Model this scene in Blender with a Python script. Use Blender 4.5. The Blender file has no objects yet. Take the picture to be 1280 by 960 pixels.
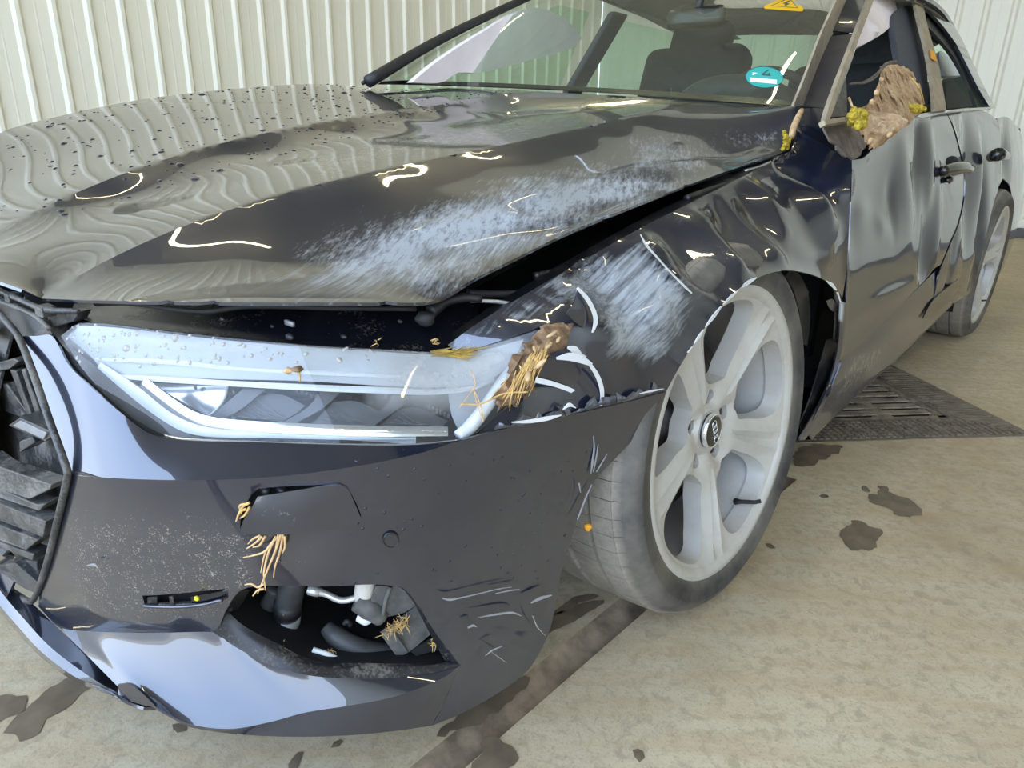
import bpy, bmesh, math, random
import numpy as np
from mathutils import Vector, Matrix
from mathutils.geometry import delaunay_2d_cdt
from mathutils import noise as mnoise
random.seed(7); RNG = np.random.default_rng(7)
SC = bpy.context.scene; COL = SC.collection

# ---------------------------------------------------------------- camera
CX, CY, CZ, YAW, PIT, ROL, FPX = 1.467, -1.086, 0.883, 2.300, 0.340, 0.021, 863.643
_f = np.array([math.cos(YAW)*math.cos(PIT), math.sin(YAW)*math.cos(PIT), -math.sin(PIT)])
_r = np.cross(_f, [0, 0, 1.]); _r /= np.linalg.norm(_r); _u = np.cross(_r, _f)
_c, _s = math.cos(ROL), math.sin(ROL)
_r, _u = _c*_r+_s*_u, -_s*_r+_c*_u
ORI = np.array([CX, CY, CZ])
cam_d = bpy.data.cameras.new('camera'); cam_d.sensor_width = 36.0; cam_d.lens = FPX/1280*36
cam_d.clip_start = .02; cam_d.clip_end = 300
cam = bpy.data.objects.new('camera', cam_d); COL.objects.link(cam)
M = Matrix.Identity(4)
for i in range(3):
    M[i][0], M[i][1], M[i][2], M[i][3] = _r[i], _u[i], -_f[i], ORI[i]
cam.matrix_world = M
SC.camera = cam
# ---------------------------------------------------------------- sky, exposure
SC.view_settings.view_transform = 'Standard'; SC.view_settings.look = 'None'
SC.view_settings.gamma = 1.0; SC.view_settings.use_curve_mapping = False
SC.view_settings.exposure = 0.0
W = bpy.data.worlds.new('sky'); SC.world = W; W.use_nodes = True
wn, wl = W.node_tree.nodes, W.node_tree.links
bg = wn['Background']; bg.inputs['Strength'].default_value = 5.6
tc = wn.new('ShaderNodeTexCoord'); sx = wn.new('ShaderNodeSeparateXYZ'); rp = wn.new('ShaderNodeValToRGB')
wl.new(tc.outputs['Generated'], sx.inputs[0]); wl.new(sx.outputs['Z'], rp.inputs[0]); wl.new(rp.outputs[0], bg.inputs['Color'])
rp.color_ramp.elements[0].position = 0.0; rp.color_ramp.elements[0].color = (.66, .78, .96, 1)
rp.color_ramp.elements[1].position = 0.55; rp.color_ramp.elements[1].color = (.50, .66, .95, 1)

sun_d = bpy.data.lights.new('sun', 'SUN'); sun_d.energy = 5.0; sun_d.color = (1, .93, .82); sun_d.angle = math.radians(.6)
sun = bpy.data.objects.new('sun', sun_d); COL.objects.link(sun); sun.rotation_euler = Vector((-.35, -.60, -.95)).to_track_quat('-Z', 'Y').to_euler()   # high, behind the hall
# ---------------------------------------------------------------- hall size
WALL_X, BACK_Y, RIGHT_X, FRONT_Y, LAMP_Z, EAVE = -5.2, 8.19, 7.5, -4.6, 5.3, 5.8

# ---------------------------------------------------------------- helpers: points from sight lines
def ray(u, v):
    return _f+(u-640)/FPX*_r-(v-480)/FPX*_u
def Zp(u, v, z):
    d = ray(u, v); return ORI+(z-CZ)/d[2]*d
def Xp(u, v, x):
    d = ray(u, v); return ORI+(x-CX)/d[0]*d
def Yp(u, v, y):
    d = ray(u, v); return ORI+(y-CY)/d[1]*d
def Rp(u, v, t):                       # metres along the sight line
    d = ray(u, v); return ORI+d/np.linalg.norm(d)*t
def Gp(u, v, d=0.):                    # sloping side of the cabin
    n = np.array([1, 0, .62]); k = .905+.62*.95-d*math.hypot(1, .62)
    r = ray(u, v); return ORI+(k-n@ORI)/(n@r)*r
PLAN0 = np.array([(-.95, -.3), (-.92, -.48), (-.84, -.675), (-.72, -.80), (-.55, -.885), (-.3, -.935), (0, -.945), (.3, -.93), (.5, -.895), (.65, -.84), (.76, -.765), (.84, -.675), (.895, -.57),
                  (.93, -.45), (.95, -.33), (.957, -.2), (.957, 0), (.957, .5), (.957, 1.), (.957, 1.6), (.957, 2.2), (.95, 2.8), (.92, 3.3), (.86, 3.8)])
def catmull(P, n=8, closed=False):
    P = np.asarray(P, float); N = len(P); out = []
    if closed:
        idx = lambda i: P[i % N]; rng = range(N)
    else:
        idx = lambda i: P[i] if 0 <= i < N else (2*P[0]-P[1] if i < 0 else 2*P[-1]-P[-2]); rng = range(N-1)
    for i in rng:
        p0, p1, p2, p3 = idx(i-1), idx(i), idx(i+1), idx(i+2)
        l1 = max(np.linalg.norm(p2-p1), 1e-9); l0 = max(np.linalg.norm(p1-p0), 1e-9); l2 = max(np.linalg.norm(p3-p2), 1e-9)
        m1 = (p2-p0)/(l0+l1)*l1; m2 = (p3-p1)/(l1+l2)*l1
        for k in range(n):
            t = k/n; out.append((2*t**3-3*t*t+1)*p1+(t**3-2*t*t+t)*m1+(-2*t**3+3*t*t)*p2+(t**3-t*t)*m2)
    if not closed: out.append(P[-1])
    return np.array(out)
PLAN = catmull(PLAN0, 24)
PLS = np.r_[0, np.cumsum(np.linalg.norm(np.diff(PLAN, axis=0), axis=1))]
_t = np.gradient(PLAN, axis=0); PLN = np.c_[_t[:, 1], -_t[:, 0]]; PLN /= np.linalg.norm(PLN, axis=1)[:, None]   # outward normal
def Bp(u, v, d=0.):                    # meets the car's outline in plan, d metres inside it
    pl = PLAN-PLN*d; r = ray(u, v)
    q = pl-ORI[:2]; cr = q[:, 0]*r[1]-q[:, 1]*r[0]
    best = None
    for i in np.nonzero(cr[:-1]*cr[1:] <= 0)[0]:
        w = cr[i]/(cr[i]-cr[i+1]+1e-15); pt = q[i]+w*(q[i+1]-q[i]); t = (pt@r[:2])/(r[:2]@r[:2])
        if t > 0 and (best is None or t < best): best = t
    if best is None: best = min(1.9, max(1.2, (-.94+d-CY)/r[1])) if r[1] > 1e-6 else 1.6
    return ORI+best*r
def Lp(u, v, a, b, h=None):             # meets the upright plane over the plan line a-b
    a, b = np.array(a, float), np.array(b, float); n = np.array([-(b-a)[1], (b-a)[0]]); r = ray(u, v)
    return ORI+(n@(a-ORI[:2]))/(n@r[:2])*r
def polysmooth(P, deg=4):               # even out picked points along a crease
    P = np.array(P, float); s = np.r_[0, np.cumsum(np.linalg.norm(np.diff(P, axis=0), axis=1))]; s /= s[-1]
    w = np.ones(len(P)); w[[0, -1]] = 8
    return np.c_[tuple(np.polyval(np.polyfit(s, P[:, k], deg, w=w), s) for k in range(3))]
def proj(P):
    d = np.atleast_2d(P)-ORI; z = d@_f
    return np.c_[640+FPX*(d@_r)/z, 480-FPX*(d@_u)/z]

# ---------------------------------------------------------------- helpers: shells
class Side:                            # domain: distance along the plan outline, height
    @staticmethod
    def coords(P):
        P = np.atleast_2d(P); out = np.zeros((len(P), 3))
        for i, p in enumerate(P):
            k = np.argmin(((PLAN-p[:2])**2).sum(1)); e = p[:2]-PLAN[k]
            tg = np.array([-PLN[k][1], PLN[k][0]]); out[i] = PLS[k]+e@tg, p[2], -(e@PLN[k])
        return out
    @staticmethod
    def point(a, b, d):
        x = np.interp(a, PLS, PLAN[:, 0]); y = np.interp(a, PLS, PLAN[:, 1])
        nx = np.interp(a, PLS, PLN[:, 0]); ny = np.interp(a, PLS, PLN[:, 1])
        return np.c_[x-nx*d, y-ny*d, b]
class Top:                             # domain: x, y
    @staticmethod
    def coords(P):
        P = np.atleast_2d(P); return P.copy()
    @staticmethod
    def point(a, b, d): return np.c_[a, b, d]
class Flank:                           # domain: y, z
    @staticmethod
    def coords(P):
        P = np.atleast_2d(P); return np.c_[P[:, 1], P[:, 2], P[:, 0]]
    @staticmethod
    def point(a, b, d): return np.c_[d, a, b]
class Face:                            # domain: x, z
    @staticmethod
    def coords(P):
        P = np.atleast_2d(P); return np.c_[P[:, 0], P[:, 2], P[:, 1]]
    @staticmethod
    def point(a, b, d): return np.c_[a, d, b]
def tps(X, y, lam=1e-6):
    X = np.asarray(X, float); n = len(X)
    def K(A, B):
        r2 = ((A[:, None]-B[None])**2).sum(2); return r2*np.log(r2+1e-12)
    L = np.zeros((n+3, n+3)); L[:n, :n] = K(X, X)+np.diag(np.broadcast_to(lam, n)); L[:n, n] = 1; L[:n, n+1:] = X; L[n:, :n] = L[:n, n:].T
    w = np.linalg.lstsq(L, np.r_[y, 0, 0, 0], rcond=None)[0]
    return lambda Q: K(Q, X)@w[:n]+w[n]+Q@w[n+1:]
def inside(pts, poly):
    x, y = pts[:, 0], pts[:, 1]; c = np.zeros(len(pts), bool); j = len(poly)-1
    for i in range(len(poly)):
        xi, yi = poly[i]; xj, yj = poly[j]
        if yi != yj:
            c ^= ((yi > y) != (yj > y)) & (x < (xj-xi)*(y-yi)/(yj-yi)+xi)
        j = i
    return c
def segdist(pts, poly, closed=True):
    a = np.asarray(poly, float); b = np.roll(a, -1, axis=0) if closed else a[1:]
    if not closed: a = a[:-1]
    best = np.full(len(pts), 1e9)
    for p, q in zip(a, b):
        e = q-p; L = e@e+1e-18; t = np.clip((pts-p)@e/L, 0, 1); best = np.minimum(best, np.linalg.norm(pts-p-t[:, None]*e, axis=1))
    return best
def smooth_outline(P, step, corner=50):
    """closed outline: rounded between corners, resampled at about step"""
    P = np.asarray(P, float); n = len(P)
    cor = []
    for i in range(n):
        a = P[i]-P[i-1]; b = P[(i+1) % n]-P[i]
        cs = a@b/(np.linalg.norm(a)*np.linalg.norm(b)+1e-12)
        if math.degrees(math.acos(max(-1, min(1, cs)))) > corner: cor.append(i)
    if not cor:
        runs = [np.r_[P, P[:1]]]; cl = True
    else:
        runs = []; cl = False
        for k, i in enumerate(cor):
            j = cor[(k+1) % len(cor)]; j2 = j if j > i else j+n
            runs.append(np.array([P[q % n] for q in range(i, j2+1)]))
    out = []
    for R in runs:
        C = catmull(R[:-1], 12, closed=True) if cl else catmull(R, 12)
        if cl: C = np.r_[C, C[:1]]
        out += list(resample(C, max(1, int(round(arclen(C)/step)))))[:-1]
    return np.array(out)
def arclen(C): return np.linalg.norm(np.diff(C, axis=0), axis=1).sum()
def resample(C, n):
    s = np.r_[0, np.cumsum(np.linalg.norm(np.diff(C, axis=0), axis=1))]
    return np.c_[tuple(np.interp(np.linspace(0, s[-1], n+1), s, C[:, k]) for k in range(C.shape[1]))]
def region(shell, outline, ctrl=(), step=.012, holes=(), dent=None, lam=2e-4, corner=50):
    """a sheet of bodywork: smooth through the outline and the inner points, cut to the outline"""
    O3 = smooth_outline(np.array(outline), step, corner)
    B3 = O3[::max(1, len(O3)//260)]
    C3 = np.vstack([B3]+([np.array(ctrl)] if len(ctrl) else [])); lm = np.r_[np.full(len(B3), 1e-7), np.full(len(ctrl), lam)]
    cc = shell.coords(C3); mid = cc[:, :2].mean(0)
    _, ui = np.unique(np.round(cc[:, :2], 4), axis=0, return_index=True); cc = cc[ui]
    fit = tps(cc[:, :2]-mid, cc[:, 2], lm[ui])
    O2 = shell.coords(O3)[:, :2]
    H2 = [shell.coords(smooth_outline(np.array(h), step, corner))[:, :2] for h in holes]
    lo, hi = O2.min(0), O2.max(0)
    gx = np.arange(lo[0], hi[0]+step, step); gy = np.arange(lo[1], hi[1]+step, step*.9)
    G = np.array([(x+(.5*step if j % 2 else 0), y) for j, y in enumerate(gy) for x in gx])
    k = inside(G, O2) & (segdist(G, O2) > step*.55)
    for h in H2: k &= ~inside(G, h) & (segdist(G, h) > step*.55)
    G = G[k]
    V = [Vector(p) for p in np.vstack([O2]+H2+[G])]; E = []; off = 0
    for L in [O2]+H2:
        n = len(L); E += [(off+i, off+(i+1) % n) for i in range(n)]; off += n
    v2, _, f2 = delaunay_2d_cdt(V, E, [], 0, 1e-7)[:3]
    A = np.array([(q[0], q[1]) for q in v2]); F = np.array([f for f in f2 if len(f) == 3])
    c = A[F].mean(1); k = inside(c, O2)
    for h in H2: k &= ~inside(c, h)
    F = F[k]
    d = fit(A-mid)
    if dent is not None: d = d+dent(A)
    P = shell.point(A[:, 0], A[:, 1], d)
    for i, o3 in enumerate(O3):
        if i < len(P) and abs(A[i]-O2[i]).max() < 1e-5: P[i] = o3
    return P, [tuple(int(q) for q in f) for f in F]
def loft(rows, nu=40, nv=6, smooth=True, closed=False):
    """rows of 3D points, joined into one grid"""
    R = np.array([resample(catmull(np.array(r), 10), nu) if len(r) > 2 else resample(np.array(r, float), nu) for r in rows])
    if smooth and len(rows) > 2:
        G = np.array([catmull(R[:, i], nv) for i in range(nu+1)]).transpose(1, 0, 2)
    else:
        G = np.vstack([np.array([R[i]*(1-k/nv)+R[i+1]*k/nv for k in range(nv)]) for i in range(len(R)-1)]+[R[-1:]])
    m, n = G.shape[:2]
    return G.reshape(-1, 3), [(i*n+j, i*n+j+1, (i+1)*n+j+1, (i+1)*n+j) for i in range(m-1) for j in range(n-1)]
def join(*parts):
    V, F, o = [], [], 0
    for v, f in parts:
        V.append(np.asarray(v, float).reshape(-1, 3)); F += [tuple(i+o for i in q) for q in f]; o += len(V[-1])
    return np.vstack(V), F
def tube(path, r, seg=8, n=0, cap=True):
    C = np.asarray(path, float)
    if n: C = catmull(C, n)
    rr = np.interp(np.linspace(0, 1, len(C)), np.linspace(0, 1, len(r)), r) if hasattr(r, '__len__') else np.full(len(C), r)
    T = np.gradient(C, axis=0); T /= np.linalg.norm(T, axis=1)[:, None]+1e-12
    up = np.array([0, 0, 1.]) if abs(T[0][2]) < .9 else np.array([1., 0, 0])
    V = []; x = np.cross(T[0], up)
    for i in range(len(C)):
        x = x-(x@T[i])*T[i]; x /= np.linalg.norm(x)+1e-12; y = np.cross(T[i], x)
        for k in range(seg):
            a = 2*math.pi*k/seg; V.append(C[i]+rr[i]*(math.cos(a)*x+math.sin(a)*y))
    F = [(i*seg+k, i*seg+(k+1) % seg, (i+1)*seg+(k+1) % seg, (i+1)*seg+k) for i in range(len(C)-1) for k in range(seg)]
    if cap: F += [tuple(range(seg))[::-1], tuple((len(C)-1)*seg+k for k in range(seg))]
    return np.array(V), F
def box(lo, hi, M=None):
    lo, hi = np.array(lo, float), np.array(hi, float)
    V = np.array([[(hi if (i >> k) & 1 else lo)[k] for k in range(3)] for i in range(8)])
    if M is not None: V = V@np.array(M)[:3, :3].T+np.array(M)[:3, 3]
    return V, [(0, 2, 3, 1), (4, 5, 7, 6), (0, 1, 5, 4), (2, 6, 7, 3), (0, 4, 6, 2), (1, 3, 7, 5)]
def hexa(P):                            # 8 corners: 4 front (loop), 4 back (same order)
    return np.array(P, float), [(0, 1, 2, 3), (7, 6, 5, 4), (0, 4, 5, 1), (1, 5, 6, 2), (2, 6, 7, 3), (3, 7, 4, 0)]
def prism(poly, vec):                   # flat outline pushed along a vector
    P = np.array(poly, float); n = len(P); v = np.array(vec, float)
    return np.vstack([P, P+v]), [tuple(range(n))[::-1], tuple(range(n, 2*n))]+[(i, (i+1) % n, (i+1) % n+n, i+n) for i in range(n)]
def blob(c, r, sub=2, amp=.2, freq=4., seed=0, sq=(1, 1, 1), M=None):
    b = bmesh.new(); bmesh.ops.create_icosphere(b, subdivisions=sub, radius=1)
    V = np.array([v.co[:] for v in b.verts]); F = [tuple(v.index for v in f.verts) for f in b.faces]; b.free()
    rg = np.random.default_rng(seed); d = np.zeros(len(V))
    for k in range(7):
        w = rg.normal(size=3)*freq*(1+k*.5); d += np.sin(V@w+rg.uniform(0, 6.3))/(1+k*.5)
    V = V*(1+amp*d[:, None]*.45)*np.array(sq)*r
    if M is not None: V = V@np.array(M)[:3, :3].T
    return V+np.array(c), F
def lathe(prof, seg=96, axis=None):      # prof: (r, h); around local X, h along X
    P = np.array(prof, float); V = []
    for k in range(seg):
        a = 2*math.pi*k/seg
        for r, h in P: V.append((h, r*math.cos(a), r*math.sin(a)))
    n = len(P)
    return np.array(V), [(k*n+i, k*n+i+1, ((k+1) % seg)*n+i+1, ((k+1) % seg)*n+i) for k in range(seg) for i in range(n-1)]

# ---------------------------------------------------------------- helpers: objects
_MESH = {}
def obj(name, geo, mat, parent=None, loc=None, solid=0, flat=False, bevel=0, attrs=None, soff=None, split=24):
    V, F = geo; V = np.asarray(V, float)
    o_loc = Vector(loc) if loc is not None else None
    base = np.array(loc, float) if loc is not None else np.zeros(3)
    if parent is not None and loc is None:
        base = np.array(parent.matrix_world.translation) if parent.get('_w') is None else np.array(parent['_w'])
    me = bpy.data.meshes.new(name); me.from_pydata([tuple(p) for p in (V-base)], [], [tuple(f) for f in F]); me.update()
    if not flat: me.polygons.foreach_set('use_smooth', [True]*len(me.polygons))
    if attrs:
        for k, a in attrs.items():
            at = me.attributes.new(k, 'FLOAT', 'POINT'); at.data.foreach_set('value', np.asarray(a, np.float32))
    for m in (mat if isinstance(mat, (list, tuple)) else [mat]): me.materials.append(m)
    o = bpy.data.objects.new(name, me); COL.objects.link(o)
    if parent is not None:
        o.parent = parent; pw = np.array(parent['_w']) if parent.get('_w') is not None else np.zeros(3)
        o.location = tuple(base-pw)
    else:
        o.location = tuple(base)
    o['_w'] = [float(q) for q in base]
    if solid:
        s = o.modifiers.new('thickness', 'SOLIDIFY'); s.thickness = solid; s.offset = -1 if soff is None else soff
    if solid and split:
        e = o.modifiers.new('creases', 'EDGE_SPLIT'); e.split_angle = math.radians(split)
    if bevel:
        b = o.modifiers.new('edge', 'BEVEL'); b.width = bevel; b.segments = 2; b.limit_method = 'ANGLE'; b.angle_limit = math.radians(35)
    return o
def empty(name, loc, label=None, cat=None, group=None, parent=None):
    o = bpy.data.objects.new(name, None); COL.objects.link(o); o.empty_display_size = .1
    o['_w'] = [float(q) for q in loc]
    if parent is not None:
        o.parent = parent; o.location = tuple(np.array(loc)-np.array(parent['_w']))
    else: o.location = tuple(loc)
    if label: tag(o, label, cat, group)
    return o
def tag(o, label=None, cat=None, group=None, kind=None):
    if label: o['label'] = label
    if cat: o['category'] = cat
    if group: o['group'] = group
    if kind: o['kind'] = kind
    return o
def orient(geo, want):                   # turn the faces so that most look along `want` (a direction or a point to look at)
    V, F = geo; V = np.asarray(V); s = 0
    for f in F:
        a, b, c = V[f[0]], V[f[1]], V[f[2]]; n = np.cross(b-a, c-a); s += n@(np.array(want)-(a+b+c)/3)
    return (V, F) if s > 0 else (V, [tuple(f)[::-1] for f in F])
# ---------------------------------------------------------------- materials
class N:
    def __init__(s, name):
        s.m = bpy.data.materials.new(name); s.m.use_nodes = True; s.t = s.m.node_tree; s.b = s.t.nodes['Principled BSDF']
    def n(s, kind, **kw):
        x = s.t.nodes.new('ShaderNode'+kind)
        for k, v in kw.items():
            if k.startswith('_'): setattr(x, k[1:], v)
            else: x.inputs[k.replace('_', ' ')].default_value = v
        return x
    def l(s, a, b): s.t.links.new(a, b)
    def set(s, **kw):
        for k, v in kw.items():
            s.b.inputs[k.replace('_', ' ')].default_value = (tuple(v)+(1,) if isinstance(v, tuple) and len(v) == 3 else v)
        return s
    def coord(s, scale=(1, 1, 1), rot=(0, 0, 0)):
        c = s.n('TexCoord'); r = s.n('Mapping'); r.inputs['Rotation'].default_value = rot; m = s.n('Mapping'); m.inputs['Scale'].default_value = scale
        s.l(c.outputs['Object'], r.inputs['Vector']); s.l(r.outputs[0], m.inputs['Vector']); return m.outputs[0]
    def noise(s, vec, scale, detail=4, rough=.55, dist=0):
        x = s.n('TexNoise'); x.inputs['Scale'].default_value = scale; x.inputs['Detail'].default_value = detail
        x.inputs['Roughness'].default_value = rough; x.inputs['Distortion'].default_value = dist
        s.l(vec, x.inputs['Vector']); return x.outputs['Fac']
    def ramp(s, fac, *st):
        x = s.n('ValToRGB'); e = x.color_ramp.elements
        while len(e) < len(st): e.new(.5)
        for i, (p, c) in enumerate(st):
            e[i].position = p; e[i].color = (c, c, c, 1) if not isinstance(c, tuple) else c+(1,)
        s.l(fac, x.inputs[0]); return x.outputs[0]
    def math(s, op, a, b=0., c=None, clamp=False):
        x = s.n('Math', _operation=op, _use_clamp=clamp)
        for i, q in enumerate([a, b] if c is None else [a, b, c]):
            if isinstance(q, (int, float)): x.inputs[i].default_value = q
            else: s.l(q, x.inputs[i])
        return x.outputs[0]
    def mix(s, fac, a, b):
        x = s.n('Mix', _data_type='RGBA')
        for i, q in ((0, fac), (6, a), (7, b)):
            if isinstance(q, tuple): x.inputs[i].default_value = q+(1,) if len(q) == 3 else q
            elif isinstance(q, (int, float)): x.inputs[i].default_value = q
            else: s.l(q, x.inputs[i])
        return x.outputs[2]
    def attr(s, name): return s.n('Attribute', _attribute_name=name).outputs['Fac']
    def bump(s, h, strength=.3, dist=.002):
        x = s.n('Bump'); x.inputs['Strength'].default_value = strength; x.inputs['Distance'].default_value = dist
        s.l(h, x.inputs['Height']); s.l(x.outputs[0], s.b.inputs['Normal']); return x
    def to(s, out, name): s.l(out, s.b.inputs[name])
def plain(name, col, rough=.5, metal=0., noise=0., scale=30, bump=0., spec=None, **kw):
    m = N(name); m.set(Base_Color=col, Roughness=rough, Metallic=metal, **kw)
    if spec is not None: m.set(Specular_IOR_Level=spec)
    if noise or bump:
        v = m.coord(); n = m.noise(v, scale)
        if noise:
            m.to(m.mix(m.ramp(n, (.3, 0.), (.7, 1.)), tuple(c*(1-noise) for c in col), tuple(min(1, c*(1+noise)) for c in col)), 'Base Color')
        if bump: m.bump(n, bump, .003)
    return m.m
# paint: navy base under clear coat; scuffs and dust follow the wear maps stored on each panel
def paint_mat(name, slide=(-.53, .84, .06), base=(.006, .011, .030)):
    m = N(name)
    d = Vector(slide).normalized(); rot = d.rotation_difference(Vector((1, 0, 0))).to_euler()
    v = m.coord((5., 110., 110.), tuple(rot)); s1 = m.noise(v, 1.0, 4, .65)
    v2 = m.coord((7., 260., 260.), tuple(Vector(slide).normalized().rotation_difference(Vector((1, .06, .04)).normalized()).to_euler())); s2 = m.noise(v2, 1.0, 3, .6)
    vo = m.coord(); big = m.noise(vo, 9., 4, .6)
    st = m.math('MULTIPLY', m.math('ADD', m.math('MULTIPLY', s1, .75), m.math('MULTIPLY', s2, .45)), m.math('ADD', m.math('MULTIPLY', big, .9), .5))
    scuff = m.attr('scuff')
    thr = m.math('SUBTRACT', .95, m.math('MULTIPLY', scuff, .68))
    sc = m.math('MULTIPLY', m.math('SUBTRACT', st, thr), 3.0, clamp=True)
    sc = m.math('MULTIPLY', sc, m.math('MULTIPLY', scuff, 2.0, clamp=True), clamp=True)
    dirt = m.attr('dirt')
    fine = m.noise(vo, 420., 2, .6); mid = m.noise(vo, 60., 4, .7)
    dots = m.math('MULTIPLY', m.math('SUBTRACT', m.math('ADD', m.math('MULTIPLY', fine, .7), m.math('MULTIPLY', mid, .45)), m.math('SUBTRACT', .90, m.math('MULTIPLY', dirt, .33))), 7., clamp=True)
    dots = m.math('MULTIPLY', dots, m.math('MULTIPLY', dirt, 3., clamp=True))
    film = m.math('MULTIPLY', dirt, .16)
    haze = m.math('MULTIPLY', m.attr('haze'), m.ramp(mid, (.3, .45), (.75, 1.)))
    k1 = m.mix(m.math('MAXIMUM', film, m.math('MULTIPLY', haze, .55)), base, (.30, .28, .24))
    k2 = m.mix(m.math('MULTIPLY', sc, .75), k1, (.46, .49, .51))
    bare = m.attr('bare')
    k3 = m.mix(dots, k2, (.42, .38, .30)); k4 = m.mix(bare, k3, (.80, .82, .84))
    m.to(k4, 'Base Color')
    worn = m.math('MAXIMUM', m.math('MAXIMUM', sc, dots), m.math('MAXIMUM', m.math('MULTIPLY', haze, .7), bare))
    m.to(m.math('MULTIPLY_ADD', worn, .35, .30), 'Roughness')
    m.to(m.math('MULTIPLY_ADD', worn, -.25, .30), 'Metallic')
    m.set(Coat_IOR=1.9)
    m.to(m.math('SUBTRACT', 1., m.math('MULTIPLY', worn, .85), clamp=True), 'Coat Weight')
    m.to(m.math('MULTIPLY_ADD', m.math('MAXIMUM', m.math('MULTIPLY', scuff, .6), m.math('MULTIPLY', dirt, .5)), .10, .008), 'Coat Roughness')
    return m.m
PAINT = paint_mat('navy_car_paint'); PAINTW = paint_mat('navy_wing_paint', (-.03, .90, .43))
PLASTIC = plain('black_plastic', (.018, .018, .019), .5, noise=.4, scale=60, bump=.1)
GLOSSBLK = plain('gloss_black', (.008, .008, .010), .12, Coat_Weight=.6)
def dusty(name, col, dust, thr=.5, rough=.6, scale=14., amount=.7):
    m = N(name); v = m.coord(); a = m.noise(v, scale, 6, .65); f = m.noise(v, 260., 2, .6)
    g = m.math('MULTIPLY', m.math('SUBTRACT', m.math('ADD', m.math('MULTIPLY', a, .7), m.math('MULTIPLY', f, .45)), thr), 5., clamp=True)
    m.to(m.mix(m.math('MULTIPLY', g, amount), col, dust), 'Base Color'); m.to(m.math('MULTIPLY_ADD', g, .5, rough*.6), 'Roughness'); m.bump(f, .15, .001)
    return m.m
DUSTY = dusty('dusty_black_plastic', (.014, .014, .016), (.26, .23, .18), .60)
GRIME = dusty('grimy_inner_panel', (.007, .008, .012), (.26, .22, .16), .66, .4)
GRILLE = dusty('dusty_grille_plastic', (.035, .036, .038), (.25, .23, .19), .52, .5)
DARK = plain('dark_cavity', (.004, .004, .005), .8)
RUBBER = plain('rubber_seal', (.02, .02, .02), .7, noise=.3)
TRIMTAN = dusty('muddied_trim', (.17, .145, .105), (.46, .38, .26), .42, .7, 20.)
def tyre_mat():
    m = N('tyre_rubber'); v = m.coord(); a = m.noise(v, 9., 6, .65); f = m.noise(v, 90., 4, .7)
    mk = m.attr('tread'); g = m.math('ADD', m.math('MULTIPLY', m.ramp(a, (.35, .0), (.65, 1.)), .30), m.math('MULTIPLY', mk, m.ramp(f, (.2, .35), (.7, .75))), clamp=True)
    m.to(m.mix(g, (.030, .030, .031), (.33, .29, .23)), 'Base Color'); m.set(Roughness=.62); m.bump(f, .3, .001); return m.m
TYRE = tyre_mat()
def rim_mat():
    m = N('silver_alloy'); v = m.coord(); a = m.noise(v, 7., 5, .65); f = m.noise(v, 140., 3, .6)
    g = m.math('MULTIPLY', m.ramp(a, (.42, 0.), (.72, 1.)), m.ramp(f, (.25, .6), (.6, 1.)))
    m.to(m.mix(m.math('MULTIPLY', g, .6), (.56, .545, .50), (.36, .29, .21)), 'Base Color'); m.to(m.math('MULTIPLY_ADD', g, .3, .33), 'Roughness'); m.to(m.math('MULTIPLY_ADD', g, -.2, .22), 'Metallic'); return m.m
RIM = rim_mat()
ALLOY = plain('bright_alloy', (.62, .62, .60), .35, .7, noise=.15)
STEEL = plain('brake_steel', (.075, .060, .052), .5, .4, noise=.4, scale=40)
CALIPER = plain('grey_caliper', (.28, .28, .28), .5, .2, noise=.2)
CHROME = plain('bright_reflector', (.86, .88, .90), .16, .85)
WHITE = plain('white_light_guide', (.72, .74, .74), .28, 0.)
MILKY = plain('milky_diffuser', (.52, .55, .57), .2, 0., Transmission_Weight=.0)
MODULE = plain('grey_lamp_module', (.10, .10, .105), .45, .1, noise=.15)
MODLINE = plain('module_ridge', (.32, .32, .33), .4, .2)
def glass(name, tint, haze, hazecol=(.75, .76, .74), ior=1.5, attr=None, boost=1.0):
    m = N(name); t = m.t; out = [n for n in t.nodes if n.type == 'OUTPUT_MATERIAL'][0]
    tr = m.n('BsdfTransparent'); tr.inputs[0].default_value = tint+(1,)
    gl = m.n('BsdfGlossy'); gl.inputs['Roughness'].default_value = .01; gl.inputs[0].default_value = (1, 1, 1, 1)
    fr = m.n('Fresnel'); fr.inputs[0].default_value = ior
    ge = m.n('NewGeometry'); ms = m.n('MixShader'); m.l(m.math('MULTIPLY', m.math('MULTIPLY', fr.outputs[0], boost, clamp=True), m.math('SUBTRACT', 1., ge.outputs['Backfacing'])), ms.inputs[0]); m.l(tr.outputs[0], ms.inputs[1]); m.l(gl.outputs[0], ms.inputs[2])
    df = m.n('BsdfDiffuse'); df.inputs[0].default_value = hazecol+(1,)
    v = m.coord(); f = m.noise(v, 230., 3, .65); a = m.noise(v, 12., 5, .65)
    g = m.math('MULTIPLY_ADD', m.math('MULTIPLY', m.ramp(f, (.58, 0.), (.68, 1.)), m.ramp(a, (.35, .1), (.65, 1.))), haze[1], haze[0])
    if attr: g = m.math('MAXIMUM', g, m.math('MULTIPLY', m.attr(attr), m.ramp(a, (.3, .4), (.7, 1.))), clamp=True)
    m2 = m.n('MixShader'); m.l(g, m2.inputs[0]); m.l(ms.outputs[0], m2.inputs[1]); m.l(df.outputs[0], m2.inputs[2]); m.l(m2.outputs[0], out.inputs[0])
    return m.m
WSGLASS = glass('windscreen_glass', (.80, .90, .82), (.02, .25), (.6, .6, .5), 1.6, None, 2.2)
SIDEGLASS = glass('side_glass', (.74, .93, .80), (.01, .05), boost=.5)
LENS = glass('lamp_lens', (.96, .97, .98), (.03, .12), (.62, .62, .60), 1.48, 'haze', .8)
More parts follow.
